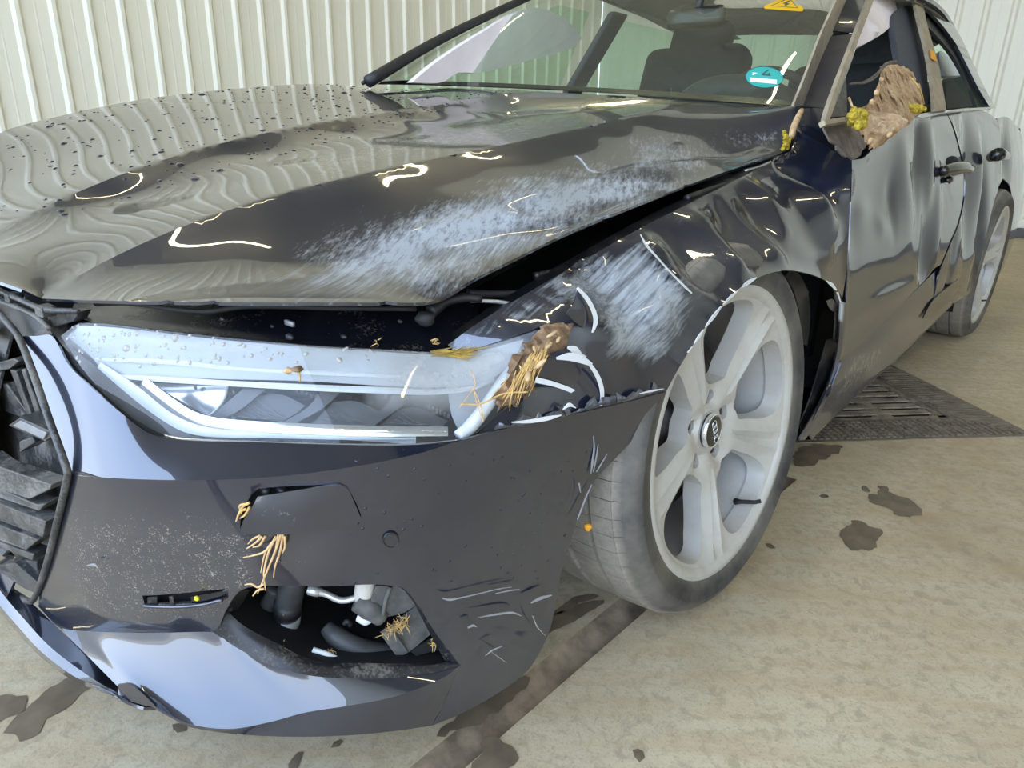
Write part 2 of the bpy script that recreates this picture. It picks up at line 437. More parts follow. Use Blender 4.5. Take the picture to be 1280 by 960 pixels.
DROPG = N('water_drop'); DROPG.set(Base_Color=(.02, .025, .04), Roughness=.02, IOR=1.33, Coat_Weight=1.0, Coat_IOR=1.33); DROP = DROPG.m
# hall
def wall_mat():
    m = N('cream_steel_sheet'); v = m.coord((.4, .4, .12)); a = m.noise(v, 3., 5, .6)
    m.to(m.mix(a, (.78, .77, .655), (.83, .82, .71)), 'Base Color'); m.set(Roughness=.42); return m.m
WALL = wall_mat()
ROOFM = plain('roof_steel_sheet', (.24, .235, .20), .6, noise=.08, scale=2)
def floor_mat():
    m = N('broomed_concrete'); v = m.coord(); a = m.noise(v, 1.1, 6, .65); b = m.noise(v, 5., 7, .72, .4); f = m.noise(v, 210., 3, .7); g = m.noise(v, 38., 6, .75, .6)
    vs = m.coord((14., 1.1, 1.), (0, 0, math.radians(28))); s = m.noise(vs, 16., 4, .65); vs2 = m.coord((1.2, 9., 1.), (0, 0, math.radians(-40))); s2 = m.noise(vs2, 2.2, 6, .7)
    c1 = m.mix(m.ramp(a, (.36, 0.), (.64, 1.)), (.40, .305, .185), (.62, .525, .35))
    c2 = m.mix(m.math('MULTIPLY', m.ramp(b, (.42, 0.), (.68, 1.)), .75), c1, (.59, .525, .37))
    c3 = m.mix(m.math('MULTIPLY', m.ramp(g, (.47, 0.), (.62, 1.)), .60), c2, (.33, .265, .175))
    c4 = m.mix(m.math('MULTIPLY', m.ramp(s2, (.44, 0.), (.66, 1.)), .60), c3, (.47, .345, .19))
    c5 = m.mix(m.math('MULTIPLY', m.ramp(s, (.55, 0.), (.75, 1.)), .16), c4, (.33, .29, .22))
    m.to(m.mix(m.math('MULTIPLY', m.ramp(f, (.55, 0.), (.68, 1.)), .50), c5, (.25, .205, .145)), 'Base Color')
    m.set(Roughness=.72); m.bump(m.math('ADD', m.math('MULTIPLY', f, .5), m.math('MULTIPLY', g, .6)), .28, .003); return m.m
FLOOR = floor_mat()
GROOVE = plain('dirty_joint_filler', (.27, .205, .135), .9, noise=.5, scale=22, bump=.4)
WET = plain('wet_concrete', (.17, .13, .085), .45, noise=.3, scale=18, bump=.08)
IRON = dusty('rusty_cast_iron', (.12, .095, .07), (.36, .29, .20), .45, .75, 16., .9)
RUSTD = dusty('dirty_steel_frame', (.13, .10, .07), (.32, .265, .19), .50, .75, 22.)
RAIL = plain('grey_wall_rail', (.09, .09, .09), .5)
# soil and plants
def soil_mat():
    m = N('dry_soil_clod'); v = m.coord(); a = m.noise(v, 22., 7, .7); b = m.noise(v, 120., 4, .7)
    c = m.mix(m.ramp(a, (.30, 0.), (.65, 1.)), (.29, .175, .095), (.66, .455, .265))
    m.to(m.mix(m.ramp(b, (.52, 0.), (.72, 1.)), c, (.76, .56, .36)), 'Base Color'); m.set(Roughness=.95, Specular_IOR_Level=.1); m.bump(m.math('ADD', a, m.math('MULTIPLY', b, .5)), .9, .01); return m.m
SOIL = soil_mat()
SOILD = plain('brown_soil', (.26, .16, .085), .95, noise=.5, scale=60, bump=.9)
MUDGREY = plain('grey_brown_mud', (.13, .105, .085), .95, noise=.45, scale=40, bump=.8)
STRAW = plain('dry_straw', (.62, .40, .14), .75, noise=.35, scale=90)
ROOT = plain('pale_root', (.66, .42, .20), .8, noise=.3, scale=90)
MOSS = plain('yellow_moss', (.45, .33, .03), .95, noise=.4, scale=120, bump=.8)
BARK = plain('wood_chip', (.55, .37, .19), .85, noise=.35, scale=60, bump=.4)
# cabin
CLOTH = plain('dark_seat_cloth', (.022, .022, .024), .8, noise=.3)
DASH = plain('dark_dashboard', (.028, .030, .030), .6, noise=.2)
HEADLINER = plain('grey_headliner', (.52, .50, .46), .9, noise=.1)
AIRBAG = plain('airbag_fabric', (.80, .72, .71), .85, noise=.06, scale=9, bump=.15)
PILLART = plain('pillar_trim_grey', (.055, .058, .068), .75, noise=.1)
STICKG = plain('green_sticker', (.0, .36, .33), .45); STICKW = plain('white_print', (.85, .88, .88), .5); STICKB = plain('dark_print', (.01, .05, .06), .5)
STICKY = plain('yellow_sticker', (.85, .50, .005), .45); ORANGE = plain('orange_label', (.80, .36, .02), .6)
CREASEW = plain('white_primer', (.80, .82, .84), .5); YELLOWP = plain('yellow_plastic', (.85, .72, .02), .4)
HOSE = plain('grey_hose', (.05, .05, .05), .55, noise=.35, scale=40, bump=.2); PIPE = plain('aluminium_pipe', (.72, .73, .72), .32, .6)
DUCT = plain('dusty_duct', (.11, .105, .095), .75, noise=.4, scale=40, bump=.3)
def lamp_mat():
    m = N('lamp_tube'); m.set(Base_Color=(.9, .9, .85), Emission_Color=(1, .86, .52), Emission_Strength=30.); return m.m
LAMP = lamp_mat()
# ---------------------------------------------------------------- hall
def ribbed(a0, a1, h0, h1, place, want, pitch=.25, shift=0.):
    """profiled steel sheet: flat pans and raised trapezoid ribs"""
    P = []; a = a0+shift-pitch
    while a < a1+pitch:
        for da, dd in ((0, 0), (.024, .026), (.052, .026), (.074, 0), (.155, 0), (.160, .0012), (.168, .0012), (.173, 0)):
            if a0 <= a+da <= a1: P.append((a+da, dd))
        a += pitch
    V = [place(q, d, h0) for q, d in P]+[place(q, d, h1) for q, d in P]; n = len(P)
    return orient((np.array(V), [(i, i+1, n+i+1, n+i) for i in range(n-1)]), want)
S = lambda o: tag(o, kind='structure')
wl_ = S(obj('wall_left', ribbed(FRONT_Y, BACK_Y, 0, EAVE, lambda a, d, h: (WALL_X+d, a, h), (3, 2, 2), shift=.03), WALL, flat=True))
wb_ = S(obj('wall_back', ribbed(WALL_X, RIGHT_X, 0, EAVE+1.2, lambda a, d, h: (a, BACK_Y-d, h), (1, 0, 2), shift=.10), WALL, flat=True))
wr_ = S(obj('wall_right', ribbed(FRONT_Y, BACK_Y, 0, EAVE, lambda a, d, h: (RIGHT_X-d, a, h), (1, 2, 2)), WALL, flat=True))
RIDGE = (WALL_X+RIGHT_X)/2
def roof_sheet(x0, z0, x1, z1):
    P = []; L = math.hypot(x1-x0, z1-z0); n = int(L/.333)
    for k in range(n):
        for q, d in ((0, 0), (.03, .03), (.07, .03), (.10, 0)):
            t = (k*.333+q)/L; P.append((x0+(x1-x0)*t, z0+(z1-z0)*t-d))
    P.append((x1, z1)); m = len(P)
    return orient((np.array([(x, FRONT_Y, z) for x, z in P]+[(x, BACK_Y, z) for x, z in P]), [(i, i+1, m+i+1, m+i) for i in range(m-1)]), (1, 2, 0))
cl_ = S(obj('ceiling', join(roof_sheet(WALL_X, EAVE, RIDGE, EAVE+1.0), roof_sheet(RIDGE, EAVE+1.0, RIGHT_X, EAVE)), ROOFM, flat=True))
# floor: concrete slabs with a sunken joint that runs along the car
JX0, JX1 = .845, .905
fl_ = S(empty('floor', (0, 0, 0)))
GC = [Zp(1110, 455, 0), Zp(1294, 545, 0), Zp(1010, 553.5, 0)]     # outer corners of the drain frame seen beside the car
e1 = GC[2]-GC[1]; e1 /= np.linalg.norm(e1); e2 = GC[0]-GC[1]; e2 -= e2@e1*e1; e2 /= np.linalg.norm(e2)
GS = 1.06
G4 = [GC[1], GC[1]+e1*GS, GC[1]+e1*GS+e2*GS, GC[1]+e2*GS]
bmf = Vector
def floor_sheet(out, hole):
    n, m = len(out), len(hole)
    V = [Vector(q) for q in out]+[Vector(q[:2]) for q in hole]
    E = [(i, (i+1) % n) for i in range(n)]+[(n+i, n+(i+1) % m) for i in range(m)]
    v, _, f = delaunay_2d_cdt(V, E, [], 0, 1e-6)[:3]
    A = np.array([q[:] for q in v]); H = np.array([h[:2] for h in hole]); O = np.array(out)
    f = [q for q in f if inside(np.array([A[list(q)].mean(0)]), O)[0] and not inside(np.array([A[list(q)].mean(0)]), H)[0]]
    return orient((np.c_[A, np.zeros(len(A))], [tuple(q) for q in f]), (1, 1, 50))
obj('concrete_slab', floor_sheet([(WALL_X, -14), (JX0, -14), (JX0, .75), (JX1, .75), (JX1, -14), (RIGHT_X, -14), (RIGHT_X, BACK_Y), (WALL_X, BACK_Y)], G4), FLOOR, fl_, flat=True)
gx = np.linspace(-14, .81, 220); rows = []
for x, z in ((JX0-.004, 0.), (JX0+.012, -.010), (JX0+.03, -.016), (JX1-.012, -.018), (JX1-.003, -.03), (JX1+.004, 0)):
    rows.append([(x, y, z+(RNG.uniform(-.002, .002) if z < -.001 else 0)) for y in gx])
obj('joint_filler', orient(loft(rows, 219, 1, False), (.87, 0, 50)), GROOVE, fl_)
S(obj('trim_1', box((WALL_X+.05, BACK_Y-.10, .0), (RIGHT_X, BACK_Y-.03, .10)), RAIL, flat=True, bevel=.008))
S(obj('trim_2', box((WALL_X+.05, BACK_Y-.07, .10), (RIGHT_X, BACK_Y-.03, .19)), WALL, flat=True, bevel=.01))
S(obj('baseboard_left', box((WALL_X+.032, FRONT_Y, 0), (WALL_X+.10, BACK_Y-.1, .12)), RAIL, flat=True, bevel=.008))
# strip lamps hanging under the roof
k = 0
LROW = [(-3.2, 'lamp row nearest the left wall'), (.1, 'lamp row over the car'), (3.4, 'lamp row beside the car')]
for x, nm in LROW:
    for y in (-2.6, .6, 3.8):
        L_ = empty('strip_light', (x, y, LAMP_Z), 'strip lamp in the '+nm+(', nearest the open front' if y < 0 else ', middle one' if y < 2 else ', nearest the back wall'), 'lamp', 'strip lamps under the roof')
        obj('lamp_housing', box((x-.05, y-.9, LAMP_Z+.03), (x+.05, y+.9, LAMP_Z+.09)), ALLOY, L_, flat=True, bevel=.006)
        obj('lamp_tube', box((x-.035, y-.85, LAMP_Z-.005), (x+.035, y+.85, LAMP_Z+.029)), LAMP, L_, flat=True, bevel=.008)
        for dy in (-.6, .6): obj('hanger', tube([(x, y+dy, LAMP_Z+.09), (x, y+dy, LAMP_Z+.10+ (EAVE+1.0-LAMP_Z-.10-abs(x-RIDGE)*1.0/(RIDGE-WALL_X)))], .004, 6), ALLOY, L_)
# drain: frame of four ribbed strips, cast grate inside
CEN = sum(G4)/4; FW = .17
dr = empty('floor_drain', (CEN[0], CEN[1], 0), 'square rusty iron drain grate with ribbed steel frame sunk in the floor beside the car', 'drain')
def G(a, b, z=0.): return G4[0]+e1*a+e2*b+np.array([0, 0, z])
def gbar(a0, a1, b0, b1, z0, z1): return hexa([G(a0, b0, z1), G(a1, b0, z1), G(a1, b1, z1), G(a0, b1, z1), G(a0, b0, z0), G(a1, b0, z0), G(a1, b1, z0), G(a0, b1, z0)])
for s in range(4):
    W_ = FW if s in (0, 3) else .12
    poly = {0: [(0, 0), (GS, 0), (GS-.12, W_), (FW, W_)], 1: [(GS, 0), (GS, GS), (GS-W_, GS-W_), (GS-W_, FW)],
            2: [(GS, GS), (0, GS), (FW, GS-W_), (GS-W_, GS-W_)], 3: [(0, GS), (0, 0), (W_, FW), (W_, GS-.12)]}[s]
    fr_ = obj('frame_strip', prism([G(a, b, -.03) for a, b in poly], (0, 0, .032)), RUSTD, dr, flat=True)
    geo = []
    n = 44
    for k in range(n):
        t = (k+.5)/n
        if s == 0:
            a = .02+t*(GS-.06)
            for j in range(7):
                b0 = .016+j*.0205
                if a > b0*1.0 and a < GS-b0*.8: geo.append(gbar(a-.006, a+.006, b0, b0+.014, .0015, .0055))
        if s == 3:
            b = .02+t*(GS-.06); b1 = min(W_-.015, b-.01, GS-b)
            if b1 > .03: geo.append(gbar(.015, b1, b-.006, b+.006, .0015, .0055))
    if geo: tag(obj('raised_ribs', join(*geo), RUSTD, fr_, flat=True), kind='stuff')
gr_ = obj('grate_border', join(gbar(FW, GS-.12, FW, FW+.03, -.05, -.004), gbar(FW, GS-.12, GS-.15, GS-.12, -.05, -.004), gbar(FW, FW+.03, FW, GS-.12, -.05, -.004), gbar(GS-.15, GS-.12, FW, GS-.12, -.05, -.004)), IRON, dr, flat=True)
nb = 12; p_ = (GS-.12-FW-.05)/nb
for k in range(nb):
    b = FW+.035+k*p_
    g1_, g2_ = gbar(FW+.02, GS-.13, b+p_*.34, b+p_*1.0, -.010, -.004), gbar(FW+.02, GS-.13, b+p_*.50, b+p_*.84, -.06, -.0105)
    o_ = obj('grate_bar', join(g1_, g2_), [IRON, DARK], dr, flat=True, bevel=.003); o_.data.polygons.foreach_set('material_index', [0]*6+[1]*6)  # web below each plate coloured near-black, shade of the slots put into the colour
for a in (.36, .62, .82): obj('grate_crossbar', gbar(a, a+.06, FW+.02, GS-.14, -.03, -.0055), IRON, dr, flat=True)
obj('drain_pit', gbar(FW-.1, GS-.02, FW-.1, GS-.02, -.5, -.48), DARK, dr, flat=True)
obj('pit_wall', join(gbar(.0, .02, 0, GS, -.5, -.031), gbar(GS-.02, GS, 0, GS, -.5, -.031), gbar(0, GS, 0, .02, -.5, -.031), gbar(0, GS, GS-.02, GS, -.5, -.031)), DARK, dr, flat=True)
# ---------------------------------------------------------------- the car
S(obj('ground', box((-60, -80, -.30), (60, -14, -.02)), FLOOR, flat=True))
CAR = empty('car', (0, 1.2, 0), 'dark navy wrecked four-door car with crumpled bonnet, scraped wing and torn bumper', 'car')
def soft(px, poly, w):                  # 1 inside an outline, fading over w
    poly = np.array(poly, float); d = segdist(px, poly); i = inside(px, poly)
    return np.clip(.5+np.where(i, d, -d)/w, 0, 1)
def wear(V, scuff=(), dirt=(), haze=(), bare=()):
    px = proj(V); out = {}
    for k, L in (('scuff', scuff), ('dirt', dirt), ('haze', haze), ('bare', bare)):
        a = np.zeros(len(V))
        for poly, w, s in L: a = np.maximum(a, s*soft(px, poly, w) if poly is not None else s)
        out[k] = a
    return out
def gauss(A, c, s, h, ang=0):
    d = A-np.array(c); ca, sa = math.cos(ang), math.sin(ang)
    u = (d[:, 0]*ca+d[:, 1]*sa)/s[0]; v = (-d[:, 0]*sa+d[:, 1]*ca)/s[1]
    return h*np.exp(-(u*u+v*v)/2)
def ridge(A, line, w, h):
    d = segdist(A, np.array(line), False); return h*np.exp(-(d/w)**2)
def merged(*parts, dist=.004):
    V, F = join(*parts); b = bmesh.new(); vs = [b.verts.new(tuple(q)) for q in V]
    for f in F:
        try: b.faces.new([vs[i] for i in f])
        except ValueError: pass
    bmesh.ops.remove_doubles(b, verts=b.verts, dist=dist)
    b.verts.index_update(); r = (np.array([q.co[:] for q in b.verts]), [tuple(q.index for q in f.verts) for f in b.faces]); b.free(); return r
# --- bonnet: three fields between two creases; x of each crease known, height from the sight line
c1p = [(-40, 312, .30), (0, 288, .315), (60, 262, .33), (130, 226, .345), (200, 199, .36), (270, 181, .372), (345, 164, .385), (430, 149, .395), (510, 137, .40), (560, 129, .40), (610, 121, .395), (650, 113, .385)]
c2p = [(52, 373, .45), (95, 346, .475), (140, 321, .50), (190, 298, .52), (240, 278, .54), (290, 263, .553), (340, 248, .565), (400, 231, .578), (450, 216, .588), (520, 202, .60), (600, 188, .612), (650, 177, .618), (700, 166, .625), (760, 152, .632), (820, 139, .64), (880, 127, .645)]
C1 = list(polysmooth([Lp(u, v, (.03, -.80), (-.42, 1.0)) for u, v, x in c1p[1:]], 4)); C2 = list(polysmooth([Lp(u, v, (.36, -.83), (.385, .99)) for u, v, x in c2p], 5))
FRONT = [Bp(u, v, d) for u, v, d in ((52, 373, .105), (100, 375, .10), (200, 377, .10), (300, 378, .10), (400, 378, .105), (480, 378, .11), (545, 375.5, .12))]
FRONT[0] = C2[0]
SIDE = [Xp(u, v, x) for u, v, x in ((545, 375.5, .80), (590, 350, .805), (640, 325, .808), (690, 300, .808), (740, 278, .806), (790, 258, .804), (850, 235, .80), (900, 217, .795), (950, 200, .788), (982, 187, .78))]
SIDE[0] = FRONT[-1]
REAR = [Xp(u, v, x) for u, v, x in ((982, 187, .78), (990, 165, .765), (998, 136, .745))]; REAR[0] = SIDE[-1]
RB = [REAR[-1], Yp(965, 133, .86), Yp(930, 130, .94), C2[-1]]
BONNET_DBG = (C1, C2, FRONT, SIDE, REAR, RB)
# outer field
def outer(y, w, h):                      # between the inner crease and the wing-side edge
    i = lambda C, k: np.interp(y, [p[1] for p in C], [p[k] for p in C])
    return np.array((i(C2, 0)*(1-w)+i(FRONT+SIDE[1:], 0)*w, y, i(C2, 2)*(1-w)+i(FRONT+SIDE[1:], 2)*w+h))
ctl = [outer(y, w, h) for y in (-.2, .0, .2, .4, .58) for w, h in ((.12, -.009), (.35, -.013), (.65, -.008))]+[outer(y, w, h*k) for y, k in ((-.72, .55), (-.58, .9), (-.42, 1.)) for w, h in ((.14, -.014), (.38, -.024), (.68, -.018))]
def dent3(A):
    z = gauss(A, (.70, -.28), (.05, .12), -.016, -.3)+gauss(A, (.66, -.12), (.04, .06), .012, .3)+gauss(A, (.735, -.02), (.05, .10), -.014, .2)
    z += gauss(A, (.70, .22), (.035, .16), .010, -.15)+gauss(A, (.72, .50), (.05, .08), -.013, .4)+gauss(A, (.68, .36), (.03, .10), -.008, .1)+gauss(A, (.56, -.52), (.05, .05), -.006)
    z += ridge(A, [(.60, -.33), (.66, -.22), (.72, -.20), (.76, -.12)], .018, .007)
    z += ridge(A, [(.66, .05), (.70, .30), (.74, .62)], .02, .006)
    return z
f3 = region(Top, FRONT+SIDE[1:]+REAR[1:]+RB[1:-1]+C2[::-1][:-1], ctl, .012, dent=lambda A: dent3(A)*np.clip(segdist(A, np.array(C2)[:, :2], False)/.03, 0, 1)*np.clip(segdist(A, np.array(SIDE)[:, :2], False)/.03, 0, 1))
# middle field (between the creases)
_zf = Bp(0, 348, .06)
FC = [C2[0], Bp(28, 362, .075), np.array((.19, -.893, _zf[2]+.004)), C1[0]+np.array([.03, -.09, -.040])]
C1 = [FC[-1]]+C1
RM = [C2[-1], Yp(800, 121, 1.03), Yp(720, 117, 1.04), C1[-1]]
def tween(y, w, h):                      # between the two inner creases
    i = lambda C, k: np.interp(y, [p[1] for p in C], [p[k] for p in C])
    return np.array((i(C1, 0)*(1-w)+i(C2, 0)*w, y, i(C1, 2)*(1-w)+i(C2, 2)*w+h))
ctl2 = [tween(y, w, h) for y in (-.6, -.3, 0., .3, .6, .85) for w, h in ((.09, -.018), (.22, -.024), (.5, -.016), (.78, -.005), (.93, -.001))]
def dent2(A):
    z = gauss(A, (.57, .55), (.03, .10), -.006, .2)+gauss(A, (.58, .80), (.03, .05), .007)+gauss(A, (.50, .66), (.03, .06), -.004)
    return z*np.clip(segdist(A, np.array(C2)[:, :2], False)/.03, 0, 1)
f2 = region(Top, C2+RM[1:]+C1[::-1][1:]+FC[::-1][1:-1], ctl2, .014)
# far field: the other side of the crown
FARP = [np.array((-.15, -.88, C1[0][2]+.010)), np.array((-.40, -.82, C1[0][2]+.05)), np.array((-.62, -.71, .80))]+list(polysmooth([Xp(0, 166, -.78), Xp(60, 147, -.82), Xp(180, 125, -.85), Xp(300, 110, -.86), Xp(400, 105, -.84)], 3))+[np.array((-.82, .72, 1.055)), np.array((-.66, .86, 1.065)), np.array((-.54, .94, 1.062))]
CT = []
f1 = region(Top, C1[::-1]+FARP, CT, .022)
V, F = merged(f1, f2, f3, dist=.008); V, F = orient((V, F), (.4, -.3, 9))
at = wear(V, scuff=[([(330, 375), (420, 300), (560, 240), (690, 200), (800, 200), (860, 225), (850, 240), (690, 305), (545, 378)], 80, 1.0), ([(800, 160), (985, 150), (985, 195), (850, 240)], 60, .62), ([(250, 378), (400, 290), (560, 230), (700, 240), (560, 378)], 120, .85), ([(780, 170), (850, 165), (890, 190), (880, 215), (780, 232)], 50, .85)],
          dirt=[(None, 1, .10), ([(380, 190), (470, 160), (700, 120), (780, 150), (640, 190), (480, 215), (380, 250)], 50, 1.0), ([(130, 200), (420, 160), (420, 250), (250, 280)], 70, .55), ([(640, 120), (960, 130), (985, 190), (800, 170)], 40, .28)],
          haze=[([(430, 190), (520, 150), (640, 125), (720, 130), (600, 180)], 50, .8), ([(780, 180), (850, 170), (890, 195), (880, 222), (700, 265), (720, 215)], 50, .55)])
HOOD = obj('bonnet', (V, F), PAINT, CAR, solid=.004, attrs=at)
# --- front bumper
bt = [(25, 420, .072), (65, 420, .080), (85, 455, .072), (110, 480, .066), (150, 515, .060), (190, 543, .055), (230, 550, .050), (330, 553, .042), (430, 556, .032), (520, 556, .018), (580, 549.5, .004)]
BT = [Bp(*q) for q in bt]
cr = [(85, 592, 0), (130, 597, -.004), (220, 600, -.004), (300, 599, -.003), (370, 593, -.002), (440, 584, 0), (520, 568, 0), (580, 549.5, .004)]
CR = [Bp(*q) for q in cr]; CR[-1] = BT[-1]
_ub = [(25, 420, .066), (45, 420, .0725), (65, 420, .078), (85, 455, .0655), (110, 480, .0565), (150, 515, .044), (190, 543, .039), (230, 550, .041), (330, 553, .041), (430, 556, .033), (520, 556, .018), (580, 549.5, .004)]
_uc = [(85, 592, 0), (89, 593, -.001), (98, 594.5, -.0015), (113, 596, -.003), (132, 597, -.004), (170, 599, -.004), (212, 600, -.004), (250, 600, -.004), (330, 597, -.003), (425, 586, -.001), (515, 569, 0), (580, 549.5, .004)]
_g0, _g1 = catmull([Bp(*q) for q in _ub], 8), catmull([Bp(*q) for q in _uc], 8); _n = len(_g0)
upper = (np.vstack([_g0*(1-k/8)+_g1*k/8 for k in range(9)]), [(r*_n+c, r*_n+c+1, (r+1)*_n+c+1, (r+1)*_n+c) for r in range(8) for c in range(_n-1)])
ar = [(580, 549.5, .004), (640, 534, .002), (700, 521.5, .0), (770, 506, -.008), (832, 490, -.022), (805, 533, -.010), (772, 570, -.003), (742, 603, .003), (722, 650, .008), (702, 715, .012), (688, 785, .016), (672, 820, .02), (655, 843, .024), (620, 868, .022), (575, 893, .02), (540, 907, .018)]
AR = [Bp(*q) for q in ar]; AR[0] = BT[-1]
lipL = [(85, 592, 0), (74, 640, .004), (62, 690, .008), (50, 740, .012), (48, 758, .016), (75, 785, .020), (130, 790, .026), (200, 791, .028), (266, 790, .028)]
LL = [Bp(*q) for q in lipL]; LL[0] = CR[0]
open_ = [(266, 790, .028), (284, 760, .022), (298, 740, .015), (318, 733, .012), (400, 733, .008), (498, 733, .006), (522, 756, .008), (545, 792, .010), (576, 832, .014)]
OP = [Bp(*q) for q in open_]; OP[0] = LL[-1]
TIP = [OP[-1], Bp(567, 850, .016), Bp(556, 878, .018), AR[-1]]
slit = [Bp(*q) for q in ((176, 746, .012), (222, 744, .012), (255, 741, .012), (280, 738, .012), (268, 748, .013), (250, 756, .014), (215, 758, .014), (178, 757, .014))]
mctl = [Bp(u, v, d) for u, v, d in ((150, 660, .004), (300, 660, .001), (450, 650, .001), (600, 640, .002), (700, 600, .003), (180, 712, .008), (400, 712, .004), (600, 740, .008), (640, 800, .014), (120, 765, .014))]
wash = [Bp(*q) for q in ((312, 622, .001), (326, 609, .001), (425, 605, .001), (436, 612, .001), (452, 646, .001), (449, 655, .001), (420, 659, .001), (330, 668, .001), (300, 662, .001), (302, 644, .001))]
main = region(Side, CR[:-1]+AR+TIP[::-1][1:]+OP[::-1][1:]+LL[::-1][1:-1], mctl, .013, holes=[slit, wash])
# lower lip: faces up to the sky
lt = [(75, 785, .020), (130, 790, .026), (200, 791, .028), (266, 790, .028), (300, 812, .022), (345, 834, .016), (400, 846, .014), (480, 848, .018), (540, 841, .018), (576, 832, .014)]
LT = [Bp(*q) for q in lt]; LT[3] = OP[0]; LT[-1] = OP[-1]; LT[0] = LL[5]; LT[1] = LL[6]; LT[2] = LL[7]
fo = [(150, 861, -.016), (190, 881, -.029), (215, 895, -.033), (240, 906, -.036), (290, 911, -.033), (340, 902, -.019), (380, 891, -.008), (430, 883, -.002), (480, 874, .001), (520, 862, .004), (556, 846, .009), (576, 832, .014)]
FO = [Bp(*q) for q in fo]; FO[-1] = LT[-1]
bo = [(150, 863, -.016), (190, 884, -.029), (213, 897, -.033), (238, 909, -.035), (300, 918, -.030), (370, 921, -.018), (440, 919, -.008), (500, 913, .006), (540, 907, .018), (540, 907, .018)]
BO = [Bp(*q) for q in bo]; BO[-1] = BO[-2] = AR[-1]
side = [FO[-1]]+TIP[1:]
lip1 = loft([LT, [a*.5+b*.5 for a, b in zip(resample(catmull(np.array(LT), 10), 16), resample(catmull(np.array(FO), 10), 16))], FO], 60, 8)
lip2 = loft([FO, [a*.5+b*.5 for a, b in zip(resample(catmull(np.array(FO), 10), 16), resample(catmull(np.array(BO), 10), 16))], BO], 60, 4)
_o = (1.6, -2.2, .6); V, F = join(orient(upper, _o), orient(main, _o), orient(lip1, _o), orient(lip2, _o))
at = wear(V, scuff=[([(400, 770), (560, 660), (700, 590), (760, 560), (730, 660), (690, 800), (620, 830)], 80, .28), ([(300, 598), (440, 584), (420, 700)], 80, .12)],
          dirt=[(None, 1, .10), ([(50, 620), (340, 640), (340, 735), (270, 800), (75, 795)], 70, .80), ([(300, 660), (420, 660), (400, 735), (310, 735)], 60, .6), ([(560, 800), (680, 790), (640, 870), (540, 905)], 40, .3)])
BUMPER = obj('front_bumper', (V, F), PAINT, CAR, solid=.004, attrs=at)
# --- wing over the left front wheel
top_ = [(560, 431, .115), (600, 402, .110), (660, 366, .110), (720, 331, .110), (790, 291, .110), (850, 260, .112), (920, 225, .125), (975, 197, .150), (990, 188, .155), (997, 165, .17), (1001, 136, .20)]
rear_ = [(1030, 134, .165), (1036, 160, .12), (1048, 180, .085), (1063, 200, .045), (1063, 240, .012), (1061, 290, .004), (1058, 340, .0), (1053, 372, .0)]
arch_ = [(1046, 362, -.006), (1030, 350, -.014), (1010, 342, -.022), (980, 338, -.028), (950, 346, -.030), (925, 360, -.031), (905, 380, -.031), (884, 406, -.031), (866, 432, -.030), (848, 461, -.026), (833, 489, -.020)]
low_ = [(770, 505, -.006), (700, 520.5, .003), (640, 533, .008), (600, 540, .012)]
hl_ = [(622, 520, .020), (650, 496, .026), (686, 455, .028), (708, 425, .028), (713, 411, .030), (704, 404, .036), (690, 404, .044), (640, 421, .066), (600, 434, .09), (570, 442, .108)]
FO3 = [Bp(*q) for q in top_+rear_+arch_+low_+hl_]
ctl = [Bp(*q) for q in ((640, 398, .072), (700, 368, .062), (760, 330, .062), (820, 300, .066), (880, 268, .075), (950, 232, .09), (760, 400, .018), (740, 460, .010), (800, 440, .0), (822, 385, .004), (700, 470, .016),
    (850, 320, .050), (900, 305, .055), (945, 285, .052), (1000, 262, .040), (1030, 240, .026), (885, 360, .0), (930, 325, -.012), (975, 312, -.010), (1020, 322, -.004), (850, 400, -.006), (1020, 195, .075), (1015, 165, .13))]
sc3 = lambda u, v, d=0.: Side.coords(Bp(u, v, d))[0][:2]
def dentF(A):
    z = -ridge(A, [sc3(790, 291, .1), sc3(812, 312, .06), sc3(840, 345, .02), sc3(872, 372, .01)], .014, .010)
    z += gauss(A, sc3(835, 310, .06), (.035, .03), .012)+gauss(A, sc3(905, 262, .08), (.02, .05), .008)-ridge(A, [sc3(868, 280, .07), sc3(872, 262, .08)], .012, .007)
    z -= ridge(A, [sc3(965, 285, .05), sc3(985, 310, .0), sc3(1030, 322, .0)], .02, .006)
    z += gauss(A, sc3(1020, 260, .03), (.03, .04), .008)-gauss(A, sc3(1015, 290, .03), (.02, .03), .006)+gauss(A, sc3(1045, 300, .0), (.02, .03), .006)-ridge(A, [sc3(1062, 255, .0), sc3(1045, 275, .0), sc3(1030, 305, .0)], .008, .006)
    z -= gauss(A, sc3(728, 395, .03), (.02, .022), .008)+ridge(A, [sc3(705, 465), sc3(735, 462), sc3(752, 495)], .01, .004)
    return z
V, F = region(Side, FO3, ctl, .0105, dent=lambda A: dentF(A)*np.clip(segdist(A, Side.coords(np.array(FO3))[:, :2])/.02, 0, 1)); V, F = orient((V, F), (3, -1.2, 1.2))
at = wear(V, scuff=[([(560, 435), (720, 330), (800, 292), (870, 372), (840, 460), (760, 450), (740, 380), (700, 385), (610, 420)], 45, .95), ([(860, 460), (900, 390), (900, 300), (870, 330), (800, 440)], 50, .42), ([(790, 292), (990, 190), (960, 235), (860, 280)], 40, .5)],
          dirt=[(None, 1, .12), ([(860, 300), (960, 260), (1000, 300), (900, 350), (860, 380)], 50, .7)])
WING = obj('front_wing', (V, F), PAINTW, CAR, solid=.004, attrs=at)
